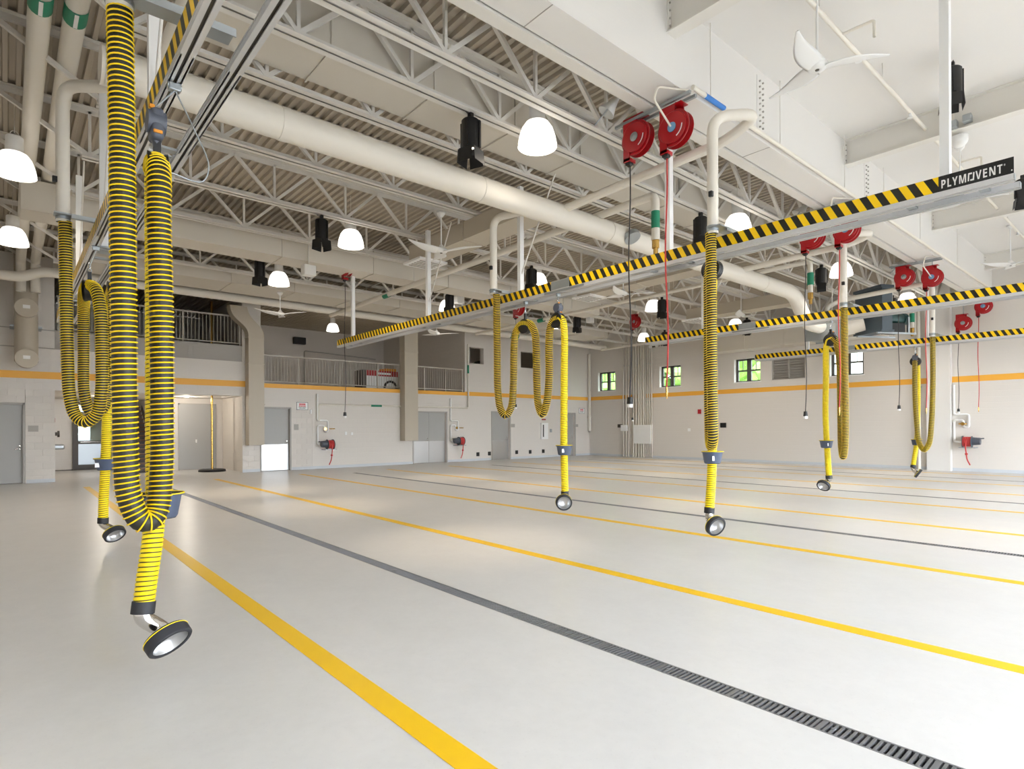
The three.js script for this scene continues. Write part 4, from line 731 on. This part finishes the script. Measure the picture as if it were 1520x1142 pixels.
// ---------------------------------------------------------------- wall hose reels
function wallReel(at, nrm, side, label, q) {
  const r = thing('wall_hose_reel', label, 'hose reel', 'wall mounted hose reels', at), t = side;          // nrm: off the wall, t: along it
  const P = (a, y, o) => t.clone().multiplyScalar(a).addScaledVector(nrm, o).add(V(0, y, 0));
  part(r, 'coiled_hose', join([0, 1, 2, 3, 4].map((k) => { const g = new THREE.TorusGeometry(0.15, 0.026, 8, 24); g.applyQuaternion(new THREE.Quaternion().setFromUnitVectors(V(0, 0, 1), t)); const c = P(-0.1 + 0.05 * k, 0, 0.28); return g.translate(c.x, c.y, c.z); })), M.hoseRed, 'red coiled hose');
  part(r, 'drum', join([rod(P(-0.13, 0, 0.28), P(-0.12, 0, 0.28), 0.2, 0.2, 24), rod(P(0.12, 0, 0.28), P(0.13, 0, 0.28), 0.2, 0.2, 24), rod(P(-0.13, 0, 0.28), P(0.13, 0, 0.28), 0.12, 0.12, 20)]), M.slate);
  part(r, 'motor', join([rod(P(0.13, 0.02, 0.28), P(0.36, 0.02, 0.28), 0.14, 0.12, 16), rod(P(0.2, 0.1, 0.28), P(0.46, 0.12, 0.28), 0.02, 0.02, 8)]), M.balancer, 'dark grey drive');
  part(r, 'bracket', join([bar(P(-0.2, -0.2, 0.0), P(-0.2, -0.2, 0.42), 0.03, 0.03), bar(P(0.22, -0.2, 0.0), P(0.22, -0.2, 0.42), 0.03, 0.03), bar(P(-0.22, -0.2, 0.4), P(0.24, -0.2, 0.4), 0.025, 0.025), bar(P(-0.2, -0.22, 0.02), P(-0.2, 0.2, 0.02), 0.04, 0.04)]), M.galv);
  const tail = part(r, 'hose_tail', pipe([P(-0.02, -0.02, 0.44), P(-0.02, -0.2, 0.45), P(0, -0.42, 0.44), P(0.02, -0.6, 0.43), P(0.1, -0.8, 0.42)], 0.02, 24, 8), M.hoseRed, 'red hose end');
  part(tail, 'stop_ball', new THREE.SphereGeometry(0.045, 12, 10).translate(...P(0, -0.42, 0.44).toArray()), M.hoseRed);
  part(r, 'supply_pipe', bent([P(q * 0.42, 2.0, 0.06), P(q * 0.42, 0.95, 0.06), P(0.0, 0.95, 0.06), P(0.0, 0.5, 0.06), P(q * 0.15, 0.5, 0.06), P(q * 0.15, 0.75, 0.06), P(q * 0.42, 0.75, 0.06), P(q * 0.42, 0.0, 0.06), P(q * 0.15, -0.02, 0.2)], 0.035, 0.08, 10), M.white, 'white supply pipe');
  part(r, 'valve', join([rod(P(q * 0.15, 0.62, 0.06), P(q * 0.15, 0.62, 0.18), 0.018, 0.018, 8), rod(P(q * 0.15, 0.62, 0.17), P(q * 0.15, 0.62, 0.19), 0.06, 0.06, 10), rod(P(-0.28, 0.62, 0.1), P(-0.05, 0.62, 0.1), 0.02, 0.02, 8)]), M.brass, 'brass valve');
}
wallReel(onZ(490, 660, BACK + 0.28).setZ(BACK), V(0, 0, 1), V(-1, 0, 0), 'red hose reel on the back wall between the two beige ducts', 1);
wallReel(onZ(684, 655, BACK + 0.28).setZ(BACK), V(0, 0, 1), V(-1, 0, 0), 'red hose reel on the back wall right of the double door', 1);
wallReel(onX(1436, 656, RIGHT - 0.28).setX(RIGHT), V(-1, 0, 0), V(0, 0, 1), 'red hose reel on the window wall under the orange stripe', -1);
{
  const p = thing('wall_pipe', 'white pipe run with green label along the back wall under the ledge', 'pipe');
  part(p, 'pipe', bent([V(9.35, 1.9, BACK + 0.06), V(9.35, 2.55, BACK + 0.06), V(16.7, 2.55, BACK + 0.06), V(16.7, 5.6, BACK + 0.06)], 0.04, 0.08, 10), M.pipe);
  part(p, 'label_band', rod(V(11.6, 2.55, BACK + 0.06), V(12.1, 2.55, BACK + 0.06), 0.044, 0.044, 12, true), M.green, 'green pipe label'); part(p, 'label_band', rod(V(16.7, 4.2, BACK + 0.06), V(16.7, 4.6, BACK + 0.06), 0.044, 0.044, 12, true), M.green, 'green pipe label');
}

// ---------------------------------------------------------------- signs and small fittings on the back wall
function panel(name, label, cat, u0, v0, u1, v1, mat, t = 0.02, group) { const a = onZ(u0, v0, BACK), b = onZ(u1, v1, BACK); return solo(name, label, cat, bx(a.x, b.x, b.y, a.y, BACK, BACK + t), mat, group); }
const dangerPrint = S('#ffffff', 0.5, 0, { map: print(256, 176, (k, w, h) => { k.fillStyle = '#f4f4f2'; k.fillRect(0, 0, w, h); k.strokeStyle = '#22302c'; k.lineWidth = 8; k.strokeRect(4, 4, w - 8, h - 8); k.fillStyle = '#d3263c'; for (const [x, y, a, b] of [[58, 30, 20, 38], [84, 30, 22, 38], [112, 30, 20, 38], [138, 30, 24, 38], [168, 30, 28, 38], [52, 80, 34, 18], [92, 80, 50, 18], [148, 80, 56, 18]]) k.fillRect(x, y, a, b); k.fillStyle = '#5d6763'; for (const [x, y, a] of [[46, 112, 70], [124, 112, 86], [60, 132, 56], [122, 132, 74]]) k.fillRect(x, y, a, 10); }) });
panel('wall_sign', 'white sign with red heading above the door with tall kick plate', 'sign', 440, 597, 457, 609, dangerPrint, 0.015);
panel('wall_sign', 'small red and white sign beside the corner door', 'sign', 859, 606, 867.5, 614, dangerPrint, 0.015);
panel('room_plaque', 'grey room plaque beside the plain side door', 'plaque', 41.5, 632, 57, 641, M.steelDark, 0.012);
panel('room_plaque', 'grey room plaque beside the door with tall kick plate', 'plaque', 436.5, 630, 443, 638.5, M.steelDark, 0.012);
panel('room_plaque', 'grey room plaque beside the door with low floor outlets', 'plaque', 758.5, 629.5, 764, 634.5, M.steelDark, 0.012);
panel('room_plaque', 'grey room plaque beside the corner door', 'plaque', 854, 630, 858, 634, M.steelDark, 0.012);
panel('switch_plate', 'white switch plate on the back wall right of the first wall reel', 'switch', 512, 641, 515, 646, M.white, 0.01); panel('switch_plate', 'small white plate on the back wall beside the larger switch plate', 'switch', 521, 642, 524, 646, M.white, 0.01);
panel('strobe_light', 'white alarm strobe under the red headed sign', 'strobe', 460, 608.5, 462.5, 614.5, M.white, 0.04);
panel('outlet_box', 'small steel outlet beside the extinguisher cabinet', 'outlet', 816, 637, 819, 642, M.galv, 0.02);
{
  const a = onZ(802, 628, BACK), b = onZ(812, 652, BACK), c = thing('extinguisher_cabinet', 'white fire extinguisher cabinet with a narrow dark window', 'cabinet');
  part(c, 'box', bx(a.x, b.x, b.y, a.y, BACK + 0.004, BACK + 0.1), M.white); part(c, 'glass_slot', bx(a.x + 0.1, a.x + 0.17, b.y + 0.12, a.y - 0.1, BACK + 0.1, BACK + 0.104), M.black, 'narrow dark window'); part(c, 'red_tag', bx(a.x + 0.1, b.x - 0.1, a.y + 0.15, a.y + 0.21, BACK + 0.004, BACK + 0.02), M.red);
}
[[709, 674.5], [726, 673.5], [766.5, 671.5], [786.5, 671], [806, 670]].forEach(([u, v], i) => { const p = onZ(u, v, BACK); solo('floor_outlet', i < 2 ? 'square black outlet cover low between the second wall reel and the next door' : 'square black outlet cover low on the wall below the extinguisher cabinet', 'outlet', rb(0.16, 0.19, 0.05, 0.012, p.x, p.y, BACK + 0.025), M.black, 'black outlets near the corner'); });

// ---------------------------------------------------------------- corner pipe, conduits and boxes on the window wall
{
  const z = onX(877, 600, RIGHT).z, p = thing('corner_pipe', 'white vertical pipe in the corner of the hall', 'pipe');
  part(p, 'pipe', rod(V(RIGHT - 0.12, 1.4, z), V(RIGHT - 0.12, 5.8, z), 0.09, 0.09, 16), M.pipe); part(p, 'collar', rod(V(RIGHT - 0.12, 2.15, z), V(RIGHT - 0.12, 2.25, z), 0.12, 0.12, 16), M.pipe); part(p, 'outlet', rod(V(RIGHT - 0.12, 1.3, z), V(RIGHT - 0.12, 1.4, z), 0.05, 0.06, 12), M.steelDark);
}
[927, 931, 934.5, 942, 946, 950, 953.5, 957, 960, 963, 966, 969].forEach((u, i) => {
  const z = onX(u, 600, RIGHT).z, big = i > 2 && i < 8, r = big ? 0.062 : 0.036;
  const c = thing('conduit', i < 3 ? 'thin conduit rising from the small junction box' : big ? 'thick cream conduit through the left part of the large electrical box' : 'thin cream conduit through the right part of the large electrical box', 'conduit', 'conduit bundle on the window wall');
  part(c, 'tube', rod(V(RIGHT - 0.1, 0, z), V(RIGHT - 0.1, 6.6, z), r, r, 10), M.duct);
  part(c, 'clamp', join([2.9, 4.9].map((y) => bx(RIGHT - 0.1, RIGHT - 0.004, y, y + 0.04, z - 0.03, z + 0.03))), M.galv);
});
function rpanel(name, label, cat, u0, v0, u1, v1, mat, t = 0.05) { const a = onX(u0, v0, RIGHT), b = onX(u1, v1, RIGHT); return solo(name, label, cat, bx(RIGHT - t, RIGHT - 0.004, Math.min(a.y, b.y), Math.max(a.y, b.y), a.z, b.z), mat); }
rpanel('electrical_panel', 'large white electrical box across the conduit bundle', 'electrical box', 943.5, 631, 969, 659, M.white, 0.2);
rpanel('junction_box', 'small white junction box left of the large electrical box', 'electrical box', 924, 631, 933.5, 640, M.white, 0.16);
rpanel('control_box', 'small dark control box left of the conduit bundle', 'control box', 918, 630, 924, 635, M.dark, 0.08);
rpanel('fire_alarm', 'small red fire alarm unit on the window wall', 'alarm', 1036.5, 608, 1041, 614.5, M.red, 0.06);
rpanel('key_pad', 'small black key pad behind the single hanging hose', 'key pad', 1070, 628, 1078, 635, M.black, 0.06);
rpanel('wall_outlet', 'small white double outlet below the second window', 'outlet', 1021, 636, 1025, 640.5, M.white, 0.015);
{
  const z0 = -6.25, z1 = -5.55, c = struct('trim_2', join([bx(RIGHT - 0.25, RIGHT, 0, CEIL, z0, z1), bx(RIGHT - 0.26, RIGHT - 0.25, 0, 0.1, z0, z1)]), M.drywall, 'white boxed column');
  const p = thing('column_pipe', 'white downpipe beside the white column', 'pipe'); part(p, 'pipe', rod(V(RIGHT - 0.2, 0, z0 - 0.25), V(RIGHT - 0.2, 6.6, z0 - 0.25), 0.06, 0.06, 12), M.pipe); part(p, 'clamp', join([1.5, 3, 4.5].map((y) => bx(RIGHT - 0.2, RIGHT, y, y + 0.04, z0 - 0.3, z0 - 0.2))), M.galv);
}
[['horn lamp above the conduit bundle', onX(973, 514, RIGHT)], ['horn lamp above the third window', onX(1109, 495, RIGHT)]].forEach(([t, p]) => {
  const e = thing('emergency_light', 'small twin head emergency light, ' + t.replace('horn lamp ', ''), 'emergency light', 'emergency lights'); part(e, 'body', rb(0.1, 0.1, 0.5, 0.02, RIGHT - 0.05, p.y, p.z), M.dark);
  for (const s of [-1, 1]) part(e, 'head', rod(V(RIGHT - 0.08, p.y, p.z + s * 0.2), V(RIGHT - 0.2, p.y - 0.04, p.z + s * 0.2), 0.06, 0.08, 12), M.white);
});
// ---------------------------------------------------------------- exhaust blower
{
  const c = onX(1312, 468, 19.9), b = thing('exhaust_blower', 'dark grey exhaust blower with teal motor hung near the window wall', 'blower', null, c);
  const k = RGT, f = FWD;
  part(b, 'housing', join([bx(-0.55, -0.2, -0.55, 0.75, -0.5, 0.5), rod(V(-0.2, 0, 0), V(-0.1, 0, 0), 0.38, 0.34, 24), bx(-0.6, -0.15, -0.58, -0.52, -0.52, 0.52), bx(-0.6, -0.15, 0.7, 0.78, -0.52, 0.52)]), M.slate, 'dark grey fan housing');
  part(b, 'motor', join([rod(V(-0.1, -0.13, 0.1), V(0.5, -0.13, 0.1), 0.16, 0.16, 20), rod(V(0.5, -0.13, 0.1), V(0.62, -0.13, 0.1), 0.18, 0.18, 20)]), M.teal, 'teal electric motor');
  part(b, 'pedestal', bx(0.0, 0.45, -0.56, -0.28, -0.1, 0.3), M.black); part(b, 'base_frame', join([bx(-0.6, 0.75, -0.62, -0.57, -0.4, -0.34), bx(-0.6, 0.75, -0.62, -0.57, 0.34, 0.4), bx(0.5, 0.56, -0.6, -0.1, 0.3, 0.36)]), M.galv);
  part(b, 'hanger', join([[-0.5, -0.4], [-0.5, 0.4], [0.7, -0.4], [0.7, 0.4]].map(([x, z]) => rod(V(x, -0.6, z), V(x, 6.0 - c.y, z), 0.012, 0.012, 6))), M.steel);
  b.rotation.y = -0.5;
  const t = thing('transition_duct', 'galvanised transition box between the exhaust main and the blower', 'duct');
  part(t, 'casing', bx(18.3, 19.1, 4.2, 4.95, -7.6, -6.8), M.galv); part(t, 'flange', join([bx(18.28, 18.32, 4.16, 4.99, -7.64, -6.76), bx(19.08, 19.12, 4.16, 4.99, -7.64, -6.76)]), M.galv); part(t, 'outlet', rod(V(19.1, 4.55, -7.2), V(c.x - 0.5, 4.75, c.z - 0.4), 0.3, 0.3, 20), M.duct);
  part(t, 'hanger', join([[18.4, -7.5], [19.0, -7.5], [18.4, -6.9], [19.0, -6.9]].map(([x, z]) => rod(V(x, 4.95, z), V(x, 6.02, z), 0.012, 0.012, 6))), M.steel);
  const s = boxDuct('outlet_duct', 'large cream duct rising along the window wall above the louvre', RIGHT - 1.0, RIGHT - 0.02, 5.0, 5.7, -14.5, -7.5, 1.75);
}
// ---------------------------------------------------------------- horn speakers and floodlights in the roof space
function horn(p, dir, label) {
  const h = thing('horn_speaker', label, 'speaker', 'white horn speakers', p);
  part(h, 'horn', aim(lathe([[0.035, -0.2], [0.05, -0.1], [0.08, 0.0], [0.16, 0.14], [0.152, 0.14], [0.07, 0.0], [0.03, -0.1]], 24).scale(1.25, 1, 0.8), dir, V(0, 0, 0)), M.white);
  part(h, 'driver', aim(lathe([[0, -0.32], [0.06, -0.32], [0.07, -0.28], [0.07, -0.2], [0.03, -0.18]], 18), dir, V(0, 0, 0)), M.white); part(h, 'bracket', rod(V(0, 0, 0).addScaledVector(dir, -0.25), V(0, 6.05 - p.y, -5.74 - p.z), 0.012, 0.012, 6), M.galv);
}
horn(onZ(909, 155, -5.4), cam(-0.62, -0.76, 0.2), 'white horn speaker beside the twin red reels'); horn(onZ(1192, 310, -5.45), cam(-0.62, -0.76, 0.2), 'white horn speaker above the name plate track'); horn(onZ(1338, 390, -5.45), cam(-0.62, -0.76, 0.2), 'white horn speaker above the third pair of red reels');
[[458, 402, -14.1], [681, 446, -16.9], [876, 475, -16.9]].forEach(([u, v, z], i) => { const p = onZ(u, v, z), f = thing('unit_heater', 'small white louvred box under the joists ' + ['right of the far left lamps', 'above the hazard tape far end', 'beside the double loop hose saddle'][i], 'heater', 'small white ceiling boxes'); part(f, 'box', rb(0.3, 0.26, 0.25, 0.03, p.x, p.y, p.z), M.white); part(f, 'hanger', rod(V(p.x, p.y + 0.1, p.z), V(p.x, DECK, p.z), 0.01, 0.01, 6), M.steel); });
solo('ceiling_sensor', 'white dome sensor hung from the steel beam behind the tall white post', 'sensor', join([new THREE.SphereGeometry(0.13, 20, 12, 0, Math.PI * 2, Math.PI / 2, Math.PI / 2).translate(0, 0, 0), rod(V(0, 0, 0), V(0, 0.06, 0), 0.13, 0.13, 20), rod(V(0, 0.05, 0), V(0, 0.35, 0), 0.012, 0.012, 6)]), M.white, null, onX(1424, 208, 12.6));
{ const p = onX(1430, 188, 12.55), j = thing('conduit_boxes', 'pair of grey junction boxes on the steel beam', 'junction box'); part(j, 'box', rb(0.14, 0.12, 0.12, 0.01, p.x - 0.2, p.y, p.z - 0.1), M.galv); part(j, 'box', rb(0.14, 0.12, 0.12, 0.01, p.x - 0.2, p.y + 0.03, p.z + 0.1), M.galv); part(j, 'conduit', rod(V(p.x - 0.2, p.y, p.z - 0.1), V(p.x - 0.2, CEIL - 0.002, p.z - 0.1), 0.014, 0.014, 6), M.pipe); }
// ---------------------------------------------------------------- trees outside the windows
for (let i = 0; i < 4; i++) {
  const z = -29.5 + i * 4.5, x = 31.5 + rnd() * 1.5, t = thing('garden_tree', 'leafy green tree seen through the high windows', 'tree', 'trees outside the windows', V(x, -0.52, z)), blobs = [];
  part(t, 'trunk', rod(V(0, 0, 0), V(0, 3.2, 0), 0.18, 0.12, 10), M.bark);
  for (let k = 0; k < 26; k++) {
    const g = new THREE.IcosahedronGeometry(0.6 + rnd() * 0.5, 1), p = g.attributes.position, o = V((rnd() - 0.5) * 2.4, 2.6 + rnd() * 4.2, (rnd() - 0.5) * 2.6);
    for (let q = 0; q < p.count; q++) { const s = 1 + 0.22 * Math.sin(p.getX(q) * 9 + p.getY(q) * 7 + k); p.setXYZ(q, p.getX(q) * s, p.getY(q) * s, p.getZ(q) * s); }
    g.translate(o.x, o.y, o.z); g.computeVertexNormals(); blobs.push(g);
  }
  part(t, 'crown', join(blobs), M.leaf);
}

{
  const h = thing('neighbour_house', 'white boarded house wall seen through the window beside the louvre', 'house', null, V(31.5, -0.52, -11.2));
  part(h, 'wall', bx(0, 3, 0, 7, -2.6, 2.2), M.drywall);
  for (let k = 0; k < 20; k++) { const g = new THREE.BoxGeometry(0.02, 0.2, 4.8); g.rotateZ(0.1); g.translate(-0.02, 3.4 + k * 0.18, -0.2); part(h, 'siding_board', g, M.drywall); }
}

renderer.render(scene, camera);
